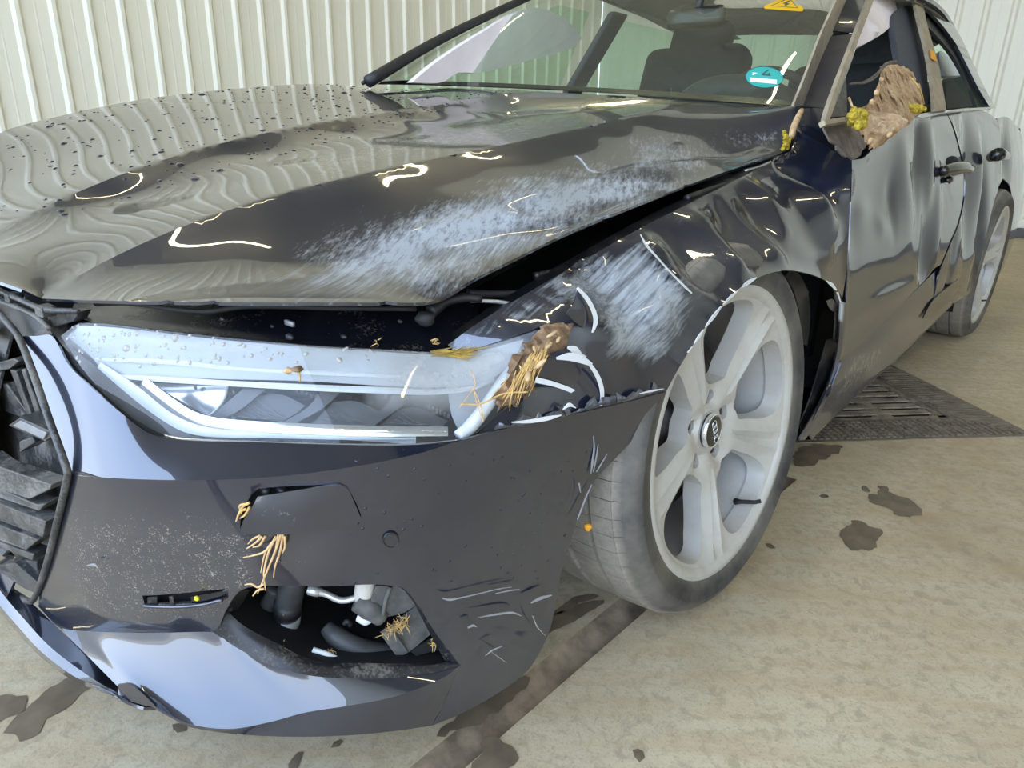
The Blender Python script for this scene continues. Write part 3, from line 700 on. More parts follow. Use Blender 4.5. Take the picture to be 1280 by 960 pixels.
# torn edge of wing in front of the wheel: peeled paint skins
def skin(name, pts, mat, d0, lift):
    P = [Bp(u, v, d0) for u, v in pts]; c = np.mean(P, 0); n = (ORI-c)/np.linalg.norm(ORI-c)
    G_, F_ = region(Side, [p+n*.002 for p in P], [c+n*lift], .008, corner=40); return obj(name, orient((G_, F_), ORI), mat, WING, solid=.0015, attrs=wear(G_, dirt=[(None, 1, .1)]))
skin('peeled_paint_flap', [(722, 360), (735, 375), (746, 400), (740, 417), (722, 405), (708, 392), (718, 378)], PAINT, .022, .014)
skin('peeled_paint_flap', [(695, 440), (715, 437), (740, 458), (752, 480), (750, 508), (735, 500), (700, 482), (668, 476), (680, 455)], PAINT, .014, .012)
def strip(name, pts, w, mat, d0=.0, lift=.006, par=None, wv=None):
    L_, R_ = [], []
    pts = np.array(pts, float); T = np.gradient(pts, axis=0); T /= np.linalg.norm(T, axis=1)[:, None]
    ww = np.full(len(pts), w) if wv is None else np.array(wv)
    rows = []
    for sgn in (-1, 1):
        r = []
        for i, (u, v) in enumerate(pts):
            q = Bp(u-sgn*T[i][1]*ww[i]/2, v+sgn*T[i][0]*ww[i]/2, d0); r.append(q+(ORI-q)/np.linalg.norm(ORI-q)*lift)
        rows.append(r)
    return obj(name, orient(loft(rows, 24, 2, False), ORI), mat, par or WING, solid=.001)
strip('bare_primer_edge', [(722, 360), (733, 372), (742, 388), (745, 402), (741, 416)], 5, CREASEW, .02, .012, wv=[3, 5, 5, 5, 2])
strip('bare_primer_edge', [(738, 456), (746, 468), (752, 484), (753, 497), (751, 507)], 5, CREASEW, .008, .020, wv=[4, 5, 5, 4, 3])
strip('bare_primer_edge', [(696, 448), (712, 446), (726, 449), (740, 456)], 9, CREASEW, .012, .018, wv=[3, 10, 10, 4])
strip('bare_primer_edge', [(710, 434), (718, 437), (726, 444), (733, 446)], 7, CREASEW, .018, .012, wv=[3, 9, 6, 1])
strip('bare_primer_edge', [(670, 475), (695, 481), (722, 492), (744, 507)], 4, CREASEW, .012, .006, wv=[7, 6, 5, 1])
strip('bare_primer_edge', [(801, 293), (808, 306), (822, 322), (840, 342), (858, 360), (870, 371)], 2.2, CREASEW, .02, .055, wv=[.6, 2.5, 2, 2, 2.5, .8])
# --- sill, doors and rear quarter in side view (y, z)
def F3(u, v, x=.955): return Xp(u, v, x)
dent_d = lambda A: (gauss(A, (1.02, .76), (.20, .07), -.030, .1)+gauss(A, (1.25, .80), (.05, .10), .014, .3)+gauss(A, (1.42, .86), (.03, .12), -.022, -.25)+gauss(A, (1.52, .80), (.03, .12), .012, -.2)+gauss(A, (.80, .70), (.05, .05), -.012)
    +gauss(A, (.95, .55), (.22, .10), -.010)+gauss(A, (1.50, .60), (.04, .14), -.020, .1)+gauss(A, (1.62, .55), (.03, .18), .012)+gauss(A, (.75, .78), (.04, .03), .010)+gauss(A, (.90, .73), (.05, .018), .007)+gauss(A, (1.05, .68), (.03, .02), .006)+gauss(A, (1.15, .72), (.02, .05), -.008)
    +gauss(A, (1.22, .47), (.30, .02), .006))
bodyx = lambda z: .957-.28*np.clip(z-.40, 0, .62)**2-.02*np.clip((.36-z)/.2, 0, 1)
def flankreg(out, step, dent):
    """side sheet with the body's own curve"""
    O = np.array(out); lo, hi = O.min(0), O.max(0)
    P, F_ = region(Flank, out, [], step)
    A = P[:, 1:3]; P = P.copy(); P[:, 0] = bodyx(A[:, 1])+dent(A)*np.clip(segdist(A, smooth_outline(O[:, 1:3], step))/.03, 0, 1)
    return orient((P, F_), (9, 1.5, .6))
def FB(u, v):                            # side point on the body curve
    x = .93
    for _ in range(6): q = Xp(u, v, x); x = float(bodyx(q[2]))
    return Xp(u, v, x)
DO = [FB(u, v) for u, v in ((1065, 200), (1064, 250), (1062, 300), (1060, 345), (1056, 400), (1050, 448))]
DO += [FB(u, v) for u, v in ((1068, 436), (1095, 412), (1130, 377), (1158, 348), (1170, 334))]
DO += [FB(u, v) for u, v in ((1176, 330), (1187, 303), (1198, 275), (1204, 243), (1204, 215), (1197, 182), (1190, 158), (1181, 140))]
DO += [FB(u, v) for u, v in ((1150, 146), (1142, 148), (1126, 159), (1108, 173), (1092, 185), (1080, 197))]
V, F = flankreg(DO, .014, dent_d)
DOORL = obj('front_door', (V, F), PAINT, CAR, solid=.004, attrs=wear(V, dirt=[(None, 1, .08), ([(1050, 300), (1180, 250), (1170, 340), (1050, 450)], 60, .35)]))
RD = [FB(u, v) for u, v in ((1183, 140), (1192, 158), (1199, 182), (1206, 215), (1206, 243), (1200, 275), (1189, 303), (1178, 330), (1173, 345))]
yq = RD[-1][1]
rz = [(yq+.02, .30)]+[(2.926+.385*math.cos(a), .375+.385*math.sin(a)) for a in np.linspace(math.radians(195), math.radians(115), 7)]
RD += [np.array((float(bodyx(z)), y, z)) for y, z in rz]
RD += [np.array((float(bodyx(z)), y, z)) for y, z in ((2.82, .86), (2.86, .95), (2.80, 1.01))]
RD += [FB(u, v) for u, v in ((1215, 135),)]
dent_r = lambda A: gauss(A, (2.15, .75), (.06, .15), -.03, .1)+gauss(A, (2.45, .62), (.05, .16), -.05, .25)+gauss(A, (2.35, .80), (.05, .1), .02)+gauss(A, (1.95, .6), (.03, .2), -.015)+gauss(A, (2.3, .45), (.3, .03), .006)
V, F = flankreg(RD, .016, dent_r)
obj('rear_door', (V, F), PAINT, CAR, solid=.004, attrs=wear(V, dirt=[(None, 1, .08)]))
QP = [(2.83, .86), (2.87, .95), (2.81, 1.015), (3.1, 1.03), (3.5, 1.0), (3.95, .95), (3.98, .55), (3.9, .25), (3.36, .25)]+[(2.926+.385*math.cos(a), .375+.385*math.sin(a)) for a in np.linspace(math.radians(-10), math.radians(114), 12)]
qx = lambda y, z: float(bodyx(z))-.05*max(0, (y-2.9))**2
O = [np.array((qx(y, z), y, z)) for y, z in QP]
V, F = region(Flank, O, [], .03); V = V.copy(); V[:, 0] = [qx(y, z) for y, z in V[:, 1:3]]
V[:, 0] += gauss(V[:, 1:3], (3.0, .85), (.06, .08), -.03)
obj('rear_wing', orient((V, F), (9, 3, .6)), PAINT, CAR, solid=.004, attrs=wear(V, dirt=[(None, 1, .15)]))
# sill under the doors
SL = [[Xp(u, v, x) for u, v, x in r] for r in (
    [(1050, 448, .945), (1095, 412, .945), (1130, 377, .945), (1172, 336, .945), (1176, 333, .945)],
    [(1032, 492, .955), (1062, 462, .955), (1100, 428, .955), (1140, 391, .955), (1180, 355, .955)],
    [(1012, 535, .952), (1050, 492, .952), (1095, 450, .952), (1140, 411, .952), (1182, 372, .952)],
    [(1010, 551, .93), (1050, 512, .93), (1095, 470, .93), (1140, 427, .93), (1186, 382, .93)])]
SL += [[p+np.array([-.20, 0, .0]) for p in SL[-1]]]
V, F = loft(SL, 50, 6); V, F = orient((V, F), (9, 1.5, .1))
SILL = obj('door_sill', (V, F), PAINT, CAR, solid=.004, attrs=wear(V, dirt=[(None, 1, .45), ([(1010, 550), (1060, 440), (1120, 420), (1100, 465)], 25, 1.)], haze=[([(1040, 500), (1060, 450), (1110, 420), (1120, 440)], 20, .8)]))
# trailing end of the wing behind the wheel, folded in
TE = [[Xp(u, v, x) for u, v, x in r] for r in (
    [(1051, 376, .953), (1050, 400, .953), (1048, 430, .953), (1040, 468, .953), (1024, 505, .952), (1008, 532, .951), (998, 547, .95)],
    [(1056, 378, .957), (1056, 400, .957), (1053, 430, .957), (1046, 468, .957), (1029, 506, .956), (1012, 536, .955), (1000, 549, .954)],
    [(1059, 378, .957), (1060, 400, .957), (1057, 430, .957), (1050, 452, .957), (1036, 490, .956), (1018, 533, .955), (1006, 550, .954)])]
V, F = loft(TE, 40, 3); obj('wing_trailing_edge', orient((V, F), (9, .5, .5)), PAINT, CAR, solid=.004, attrs=wear(V, dirt=[(None, 1, .5)], bare=[([(1046, 372), (1055, 378), (1053, 400), (1047, 400)], 3, .7)]))

for px, w_ in (([(868, 430), (874, 421), (880, 412)], [.8, 3, 1]), ([(882, 409), (892, 396), (902, 383)], [1, 4, 1.5]), ([(904, 381), (914, 371), (924, 362)], [1, 3, 1]), ([(926, 360), (936, 353), (946, 347)], [1, 4.5, 1]), ([(860, 441), (866, 433)], [2, .8]), ([(1033, 351), (1040, 356), (1046, 363)], [.8, 4, 1.5]), ([(1047, 365), (1051, 378)], [2.5, 1])):
    strip('bare_primer_edge', px, 3, CREASEW, -.026, .012, WING, w_)
# ---------------------------------------------------------------- wheels
def wheel_frame(c, steer, camb):
    n = np.array([math.cos(steer)*math.cos(camb), math.sin(steer)*math.cos(camb), math.sin(camb)])
    a = np.array([-math.sin(steer), math.cos(steer), 0]); b = np.cross(n, a)
    return np.array(c, float), n, a, b
def put(geo, fr, roll=0.):
    V, F = geo; c, n, a, b = fr; V = np.asarray(V, float); cr_, sr = math.cos(roll), math.sin(roll)
    y = V[:, 1]*cr_-V[:, 2]*sr; z = V[:, 1]*sr+V[:, 2]*cr_
    return c+V[:, :1]*n+y[:, None]*a+z[:, None]*b, F
D2 = math.radians
def rim_face():
    """five twin-blade spokes: flat disc outline with five openings, pressed into relief"""
    R0 = .268
    def hole(k):                          # opening between two spokes, in polar terms about its own middle
        m = D2(16+72*k); h = []
        for r, dl, dr in ((.098, 9, 9), (.108, 19, 19), (.14, 21.5, 21.5), (.18, 23.5, 23.5), (.215, 23.5, 23.5), (.240, 21, 21), (.251, 16, 16)):
            h.append((r, -dl, dr))
        L = [(r, m+D2(a)) for r, a, _ in h]; Rr = [(r, m+D2(b)) for r, _, b in h]
        top = [(.253, m+D2(q)) for q in (-8, 0, 8)]; bot = [(.094, m)]
        return [(r*math.cos(t), r*math.sin(t)) for r, t in L+top+Rr[::-1]+bot]
    H = [hole(k) for k in range(5)]
    bolts = []
    for k in range(5):
        t = D2(16+72*k); bolts.append([(.066*math.cos(t)+.015*math.cos(q), .066*math.sin(t)+.015*math.sin(q)) for q in np.linspace(0, 2*math.pi, 14, endpoint=False)])
    outer_ = [(R0*math.cos(t), R0*math.sin(t)) for t in np.linspace(0, 2*math.pi, 200, endpoint=False)]
    loops = [outer_]+[list(map(tuple, smooth_outline(np.array(h), .008, 60))) for h in H]+bolts
    pts, E = [], []
    for L in loops:
        o = len(pts); pts += L; E += [(o+i, o+(i+1) % len(L)) for i in range(len(L))]
    nb_ = len(pts)
    lines = []
    for k in range(5):                    # ridge and groove lines of each spoke
        t = D2(52+72*k)
        for w0, w1 in ((.0, .0), (.008, .019), (-.008, -.019)):
            L = []
            for r in np.linspace(.075, .258, 16):
                w = w0+(w1-w0)*(r-.075)/.183; th = t+math.asin(w/r); L.append((r*math.cos(th), r*math.sin(th)))
            lines.append(L)
    for L in lines:
        o = len(pts); pts += L; E += [(o+i, o+i+1) for i in range(len(L)-1)]
    for r in (.045, .052, .062, .088):
        o = len(pts); q = [(r*math.cos(t), r*math.sin(t)) for t in np.linspace(0, 2*math.pi, 40, endpoint=False)]
        pts += q
    G_ = []
    for x in np.arange(-.27, .271, .0085):
        for y in np.arange(-.27, .271, .0085):
            G_.append((x, y))
    G_ = np.array(G_); rr = np.hypot(G_[:, 0], G_[:, 1]); kp = rr < R0-.004
    for L in loops[1:]: kp &= ~inside(G_, np.array(L)) & (segdist(G_, np.array(L)) > .004)
    for L in lines: kp &= segdist(G_, np.array(L), False) > .004
    pts += [tuple(q) for q in G_[kp]]
    v, _, f = delaunay_2d_cdt([Vector(p) for p in pts], E, [], 0, 1e-7)[:3]
    A = np.array([q[:] for q in v]); F = np.array([q for q in f if len(q) == 3]); c = A[F].mean(1)
    k = np.hypot(c[:, 0], c[:, 1]) < R0
    for L in loops[1:]: k &= ~inside(c, np.array(L))
    F = F[k]
    r = np.hypot(A[:, 0], A[:, 1]); th = np.arctan2(A[:, 1], A[:, 0])
    x = np.interp(r, [0, .04, .05, .09, .15, .22, .25, .262, .268], [-.044, -.044, -.040, -.030, -.020, -.010, -.006, -.002, -.003])
    dth = (np.degrees(th)-52+36) % 72-36; w = r*np.radians(dth); hw = .008+(.019-.008)*(r-.075)/.183
    fade = np.clip((r-.075)/.05, 0, 1)*np.clip((.266-r)/.05, 0, 1)
    x = x-fade*.014*np.clip(1-np.abs(w)/hw, 0, 1)            # groove down the middle
    x = x-fade*.55*np.clip(np.abs(w)-hw, 0, .02)             # shoulders fall away
    md = (np.degrees(th)-16+36) % 72-36
    x = x-.016*np.exp(-((r*np.radians(md))/.022)**2)*np.clip((.105-r)/.03, 0, 1)*np.clip((r-.045)/.01, 0, 1)
    V = np.c_[x, A]
    # inner walls of openings and bolt wells
    W_ = []
    for L, dp, gr in [(q, .036, 1) for q in loops[1:6]]+[(q, .03, 0) for q in loops[6:]]:
        L = np.array(L); n = len(L); cc = L.mean(0)
        idx = [int(np.argmin(((A-q)**2).sum(1))) for q in L]
        fr_ = V[idx]; bk = fr_.copy(); bk[:, 0] -= dp
        if gr: bk[:, 1:] = cc+(bk[:, 1:]-cc)*.95
        W_.append((np.vstack([fr_, bk]), [(i, (i+1) % n, (i+1) % n+n, i+n) for i in range(n)]))
    return join((V, [tuple(int(i) for i in q) for q in F]), *W_)
RIMFACE = rim_face()
def tyre(R=.356, Ri=.276, seg=200, w=.255, gro=True):
    """tread with three grooves round and slits across the shoulders"""
    h = [(Ri-.006, -.006), (Ri+.006, .004), (Ri+.022, .010), (R-.040, .013), (R-.026, .006), (R-.013, -.008), (R-.005, -.022)]
    tr = []
    for a, b in ((-.022, -.062), (-.070, -.118), (-.130, -.178), (-.186, -.226)):
        crown = lambda q: R-.9*abs((q+.124)/.124)**3*.006
        tr += [(crown(a)-.000, a), ((crown(a)+crown(b))/2, (a+b)/2), (crown(b), b), (crown(b)-.008, b-.0015), (crown(b)-.008, b-.0065)]
    tr = tr[:-2]
    prof = h+tr+[(R-.005, -.226), (R-.04, -.258), (Ri, -.245)]
    n = len(prof); V = []; ang = []
    steps = []
    N_ = 66
    for k in range(N_):
        a0 = 2*math.pi*k/N_; p_ = 2*math.pi/N_
        steps += [(a0, 0), (a0+p_*.44, 0), (a0+p_*.955, 0), (a0+p_*.96, 1), (a0+p_*.995, 1)]
    for a, s in steps:
        for i, (r, x) in enumerate(prof):
            rr = r; aa = a
            if s and -.052 < x < -.012 or s and -.230 < x < -.190: rr = r-.0035
            if -.19 < x < -.065: aa = a+(x+.12)*.30; rr = r-(.006 if s else 0) if r > R-.006 else r
            V.append((x, rr*math.cos(aa), rr*math.sin(aa)))
    m = len(steps)
    V = np.array(V); F = [(k*n+i, k*n+i+1, ((k+1) % m)*n+i+1, ((k+1) % m)*n+i) for k in range(m) for i in range(n-1)]
    tread = np.array([1. if x < -.012 else .25 if x < .009 else .0 for _ in range(m) for r, x in prof])
    return (V, F), tread
TYR, TRD = tyre()
def flatspot(V, fr, z0=0.):               # the tyre squashes where it stands on the floor
    V = V.copy(); V[:, 2] = np.maximum(V[:, 2], z0+.0008); return V
def make_wheel(name, fr, roll, caps=True):
    w = empty(name, fr[0], parent=CAR)
    V, F = put(RIMFACE, fr, roll); f_ = orient((V, F), fr[0]+fr[1]*9)
    rim = obj('rim', f_, RIM, w, flat=False); e = rim.modifiers.new('creases', 'EDGE_SPLIT'); e.split_angle = D2(20)
    lip = lathe([(.255, -.010), (.262, .000), (.270, .004), (.280, .004), (.284, .0), (.284, -.012), (.262, -.022), (.256, -.05), (.250, -.10), (.246, -.235), (.28, -.245)], 128)
    obj('rim_barrel', put(lip, fr), RIM, w)
    tv, tf = put(TYR, fr, .03); tv = flatspot(tv, fr); ty_ = obj('tyre', (tv, tf), TYRE, w, attrs=dict(tread=TRD)); es_ = ty_.modifiers.new('creases', 'EDGE_SPLIT'); es_.split_angle = D2(28)
    cap = lathe([(0, -.031), (.026, -.031), (.031, -.0325), (.0335, -.036), (.034, -.048)], 40); c_ = obj('centre_cap', put(cap, fr), GLOSSBLK, w)
    rg = lathe([(.0305, -.0325), (.032, -.031), (.0338, -.0325), (.0345, -.040)], 40); obj('cap_ring', put(rg, fr), CHROME, c_)
    for k in range(4):                    # row of four linked rings on the cap
        yy = (k-1.5)*.0112; P = [(-.0295, yy+.0078*math.cos(t), .0078*math.sin(t)) for t in np.linspace(0, 2*math.pi, 25)]
        obj('emblem_ring', put(tube(P, .0011, 6, cap=False), fr, D2(-70 if name == 'front_wheel' else 20)), CHROME, c_)
    for k in range(5):
        t = D2(16+72*k); y, z = .066*math.cos(t), .066*math.sin(t)
        g = lathe([(0, -.052), (.007, -.052), (.009, -.055), (.009, -.08)], 6); g[0][:, 1] += y; g[0][:, 2] += z; obj('wheel_bolt', put(g, fr, roll), STEEL, w)
    hub = lathe([(0, -.06), (.06, -.06), (.075, -.075), (.08, -.11), (.10, -.12)], 48); obj('hub', put(hub, fr), STEEL, w)
    disc = lathe([(.10, -.118), (.18, -.118), (.182, -.121), (.187, -.15), (.1, -.15)], 72); obj('brake_disc', put(disc, fr), STEEL, w)
    a0, a1 = D2(-75), D2(15)
    C_ = [(.115, -.165), (.115, -.085), (.15, -.078), (.195, -.080), (.207, -.095), (.207, -.165)]
    n = 14; V = [(x, r*math.cos(a0+(a1-a0)*k/n), r*math.sin(a0+(a1-a0)*k/n)) for k in range(n+1) for r, x in C_]; q = len(C_)
    F = [(k*q+i, k*q+(i+1) % q, (k+1)*q+(i+1) % q, (k+1)*q+i) for k in range(n) for i in range(q)]+[tuple(range(q)), tuple(n*q+i for i in range(q))]
    cal_ = obj('brake_caliper', put((V, F), fr), CALIPER, w, bevel=.004)
    back = lathe([(.0, -.20), (.24, -.20)], 40); obj('splash_shield', put(back, fr), DARK, w)
    if caps:
        t = D2(-57); y, z = math.cos(t), math.sin(t)
        P = [(-.040, .238*y, .238*z), (-.026, .232*y, .232*z), (.000, .230*y+.010, .228*z), (.008, .232*y+.018, .226*z)]
        obj('valve', put(tube(P, [.0075, .0045, .0042, .0045], 10), fr), RUBBER, w)
    return w
FWF = wheel_frame((.977, .081, .367), -.017, .073)
FWH = make_wheel('front_wheel', FWF, 0.)
RWF = wheel_frame((.945, 2.926, .356), 0, -.02)
RWH = make_wheel('rear_wheel', RWF, D2(30))
for fr, nm in ((wheel_frame((-.945, .0, .356), math.pi, .0), 'front_wheel'), (wheel_frame((-.945, 2.926, .356), math.pi, 0), 'rear_wheel')):
    w = empty(nm, fr[0], parent=CAR); obj('tyre', put(TYR, fr), TYRE, w, attrs=dict(tread=TRD)); obj('rim', put(RIMFACE, fr), RIM, w)
# wheel housing: liner arched over the wheel, torn strips
def liner(cy, cz, R, x0, x1, a0, a1, n=28):
    V = [(x, cy+R*math.cos(t), cz+R*math.sin(t)) for t in np.linspace(a0, a1, n) for x in (x0, x1)]
    return np.array(V), [(2*i, 2*i+1, 2*i+3, 2*i+2) for i in range(n-1)]
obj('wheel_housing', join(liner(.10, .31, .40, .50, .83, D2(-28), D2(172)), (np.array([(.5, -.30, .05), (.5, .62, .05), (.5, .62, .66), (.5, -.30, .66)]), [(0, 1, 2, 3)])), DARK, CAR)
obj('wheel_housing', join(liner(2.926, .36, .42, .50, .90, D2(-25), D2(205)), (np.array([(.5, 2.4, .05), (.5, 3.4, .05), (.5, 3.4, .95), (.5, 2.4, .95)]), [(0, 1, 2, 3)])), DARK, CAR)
# ---------------------------------------------------------------- headlamp
HU = dict(vt=([65, 100, 200, 300, 400, 480, 545, 600, 660, 705, 712], [420, 404, 413, 424, 433, 437, 440, 434, 418, 404, 404]),
          vb=([65, 110, 150, 190, 230, 330, 430, 520, 580, 622, 650, 686, 710], [421, 470, 510, 540, 549, 552, 555, 555, 549, 520, 496, 455, 412]),
          dt=([65, 100, 400, 545, 600, 660, 705], [.085, .10, .105, .108, .09, .058, .036]),
          db=([65, 110, 190, 230, 330, 430, 520, 580, 622, 686, 710], [.082, .068, .057, .05, .044, .034, .02, .010, .02, .028, .032]))
def Hp(u, v, e=0.):
    g = {k: np.interp(u, *q) for k, q in HU.items()}
    t = np.clip((g['vb']-v)/max(4., g['vb']-g['vt']), -.05, 1.05)
    return Bp(u, v, g['db']*(1-t)+g['dt']*t+e)
def poly(name, px, e, mat, par, step=.010, th=.0015, attrs=None, fn=None, corner=35):
    f = fn or Hp; P = [f(u, v, e) if not isinstance(e, (list, tuple)) else f(u, v, e[i]) for i, (u, v) in enumerate(px)]
    V, F = region(Side, P, [], step, corner=corner); return obj(name, orient((V, F), ORI), mat, par, solid=th, attrs=attrs, split=30)
def bar(name, px, e, w, mat, par, th=.006, fn=None, n=10, seg=40):
    """a flat-faced strip along picked points"""
    f = fn or Hp; px = np.array(px, float); T = np.gradient(px, axis=0); T /= np.linalg.norm(T, axis=1)[:, None]
    ww = np.broadcast_to(w, len(px)); rows = []
    for q in (-1, 0, 1): rows.append([f(u-q*T[i][1]*ww[i]/2, v+q*T[i][0]*ww[i]/2, e-(.0015 if q == 0 else 0)) for i, (u, v) in enumerate(px)])
    return obj(name, orient(loft(rows, seg, 2), ORI), mat, par, solid=th, split=30)
HL = empty('headlamp', Hp(330, 490, .05), parent=CAR)
out_ = [(76, 420), (100, 404), (200, 413), (300, 424), (400, 433), (480, 437), (545, 440), (600, 434), (652, 419), (690, 407), (708, 405), (712, 412), (690, 449), (655, 492), (622, 519), (600, 538), (578, 549), (520, 554), (430, 554), (330, 551), (230, 548), (192, 540), (150, 510), (110, 470)]
P = [Hp(u, v, -.002) for u, v in out_]; V, F = region(Side, P, [], .012, corner=35)
hz = wear(V, haze=[([(470, 437), (640, 430), (660, 440), (600, 500), (470, 500)], 40, .55), ([(82, 420), (545, 436), (640, 425), (640, 450), (480, 452), (240, 440), (84, 424)], 6, .28)])
LENSO = obj('lens', orient((V, F), ORI), LENS, HL, solid=.003, attrs=hz, split=30)
poly('housing_back', [(70, 424), (100, 404), (300, 424), (545, 440), (690, 405), (708, 408), (686, 452), (622, 519), (580, 549), (430, 554), (230, 548), (190, 540), (110, 470)], .150, GLOSSBLK, HL, .02)
poly('upper_bezel', [(84, 421), (102, 407), (300, 427), (480, 440), (545, 443), (600, 438), (655, 424), (640, 452), (610, 476), (560, 484), (480, 482), (370, 476), (280, 474), (172, 470), (130, 466), (112, 444)], [.012, .008, .008, .008, .008, .010, .012, .022, .026, .030, .030, .030, .030, .030, .028, .022], MILKY, HL, .012)
poly('inner_grey_panel', [(84, 430), (112, 452), (145, 480), (240, 546), (204, 543), (158, 516), (118, 480), (92, 450)], .030, MODULE, HL, .012)  # dark grey panel between the lens edge and the slanting light bar
bar('light_bar', [(119, 449), (200, 452), (300, 460), (400, 466), (480, 469), (530, 470), (590, 455), (640, 440)], .024, [5, 6, 6, 6, 6, 5, 4, 3], WHITE, HL, .006)
bar('light_bar', [(141, 470), (200, 474), (300, 480), (400, 485), (480, 488), (540, 490), (590, 485), (618, 474)], .026, [5, 7, 7, 8, 8, 7, 6, 3], WHITE, HL, .006)
bar('light_bar', [(124, 456), (150, 476), (190, 506), (230, 532), (262, 540), (330, 543), (440, 547), (520, 549)], .022, [8, 13, 17, 15, 12, 9, 6, 2], WHITE, HL, .008)
bar('clear_lip', [(178, 478), (216, 508), (245, 523), (280, 530), (360, 535), (480, 539), (560, 539)], .020, [14, 16, 14, 13, 13, 13, 12], CHROME, HL, .004)
poly('reflector_bowl', [(191, 479), (284, 483), (278, 500), (262, 521), (242, 510), (214, 494)], .055, CHROME, HL, .012)
bar('bowl_edge', [(284, 482), (280, 498), (270, 512), (259, 521)], .050, 3, WHITE, HL, .003)
for pl_, st_ in (([(322, 496), (352, 493), (381, 507), (371, 516), (352, 527), (289, 521)], [(274, 511), (304, 486), (332, 487), (289, 519), (262, 522)]),
                 ([(416, 503), (444, 501), (474, 514), (462, 528), (452, 533), (390, 530)], [(352, 528), (384, 510), (401, 488), (427, 489), (402, 511), (366, 531)]),
                 ([(500, 512), (521, 509), (560, 526), (552, 533), (474, 533)], [(451, 532), (474, 514), (494, 494), (519, 496), (492, 515), (462, 535)])):
    pn = poly('beam_plate', pl_, .060, MODULE, HL, .012, .003)
    L = np.array(pl_, float); a0, a1 = L[0], L[-1]
    for k in range(5):                   # fine raised lines across the plate
        t = (k+.7)/5.4; p = L[-1]*(1-t)+L[0]*t+np.array([6, 2]); q = p+np.array([34., 23.])*(1 if k else .7)
        w = np.array([p, p*.5+q*.5, q]); w[:, 1] = np.minimum(w[:, 1], np.interp(w[:, 0], [280, 560], [521, 532]))
        bar('plate_line', w, .0555, .9, MODLINE, pn, .0006, seg=4)
    poly('beam_strut', st_, .048, MODULE, HL, .012, .004)
def studs(p0, p1, n):
    for k in range(n):
        t = k/(n-1); c = Hp(p0[0]*(1-t)+p1[0]*t, p0[1]*(1-t)+p1[1]*t, .052); obj('module_tooth', blob(c, .0032, 1, .05, 2, k, (1, .7, 1.3)), MODULE, HL)
studs((536, 508), (561, 520), 6); studs((372, 488), (396, 497), 5); studs((244, 484), (292, 490), 0 or 2); studs((482, 495), (492, 499), 2)
obj('end_light_bar', tube([Hp(573, 545, .006), Hp(588, 533, .006), Hp(612, 502, .008), Hp(634, 471, .012), Hp(652, 446, .016), Hp(658, 438, .02)], [.0078, .0095, .0095, .009, .008, .004], 12, 5), WHITE, HL)
poly('rear_reflector', [(560, 488), (612, 478), (640, 452), (606, 498), (575, 540), (565, 520)], .040, MILKY, HL, .012)
bar('lower_trim', [(206, 544), (230, 550), (330, 554), (430, 556.5), (520, 556), (572, 551)], .002, [3, 5, 5, 4, 4, 3], CHROME, HL, .003)
bar('lens_seal', [(66, 421), (84, 447), (108, 473), (148, 513), (190, 543), (214, 549)], .004, [7, 9, 9, 9, 7, 3], RUBBER, HL, .003)
# ---------------------------------------------------------------- under the bonnet edge
row = lambda L: [Bp(*q) for q in L]
sp = loft([row([(82, 414, .094), (101, 403, .106), (200, 412, .108), (300, 423, .108), (400, 432, .108), (480, 436, .11), (545, 440, .112), (580, 438, .115)]),
           row([(88, 396, .13), (115, 392, .14), (200, 402, .14), (300, 412, .14), (400, 421, .14), (480, 424, .14), (545, 424, .14), (590, 420, .14)]),
           row([(92, 380, .20), (118, 374, .21), (200, 372, .22), (300, 375, .22), (400, 378, .22), (480, 376, .22), (545, 372, .22), (600, 380, .20)])], 50, 8)
UP = obj('front_panel', orient(sp, ORI), GRIME, CAR, solid=.003)
def t2(name, px, r, mat, par, n=6, seg=8): return obj(name, tube([Bp(*q) for q in px], r, seg, n), mat, par)
t2('sealing_lip', [(120, 380, .135), (160, 379, .13), (230, 388, .135), (262, 389, .14), (310, 383, .14), (420, 385, .14), (520, 386, .14)], .0035, RUBBER, UP)
obj('panel_label', box(Bp(362, 404, .128)-np.array([.009, .002, .003]), Bp(362, 404, .128)+np.array([.009, .002, .003])), CALIPER, UP)
for u, v, s in ((362, 421, .007), (278, 399, .004), (430, 421, .005), (340, 408, .003), (500, 402, .004)): obj('bolt_head', blob(Bp(u, v, .118), s, 2, .1, 3, int(u), (1.2, .6, .6)), PLASTIC, UP)
lt_ = empty('bonnet_buffer', Bp(532, 398, .14), parent=CAR)
obj('buffer_rubber', blob(Bp(531, 398, .135), .013, 2, .15, 3, 4, (1.2, 1, .8)), RUBBER, lt_); obj('buffer_arm', tube([Bp(538, 390, .15), Bp(556, 378, .155), Bp(580, 372, .15), Bp(602, 374, .14)], [.010, .007, .007, .006], 8, 4), PLASTIC, lt_)
t2('latch_rod', [(585, 366, .165), (620, 368, .16), (660, 366, .15)], .006, PLASTIC, CAR)
t2('hinge_cable', [(588, 376, .15), (620, 377, .14), (640, 380, .13)], .003, ALLOY, CAR)
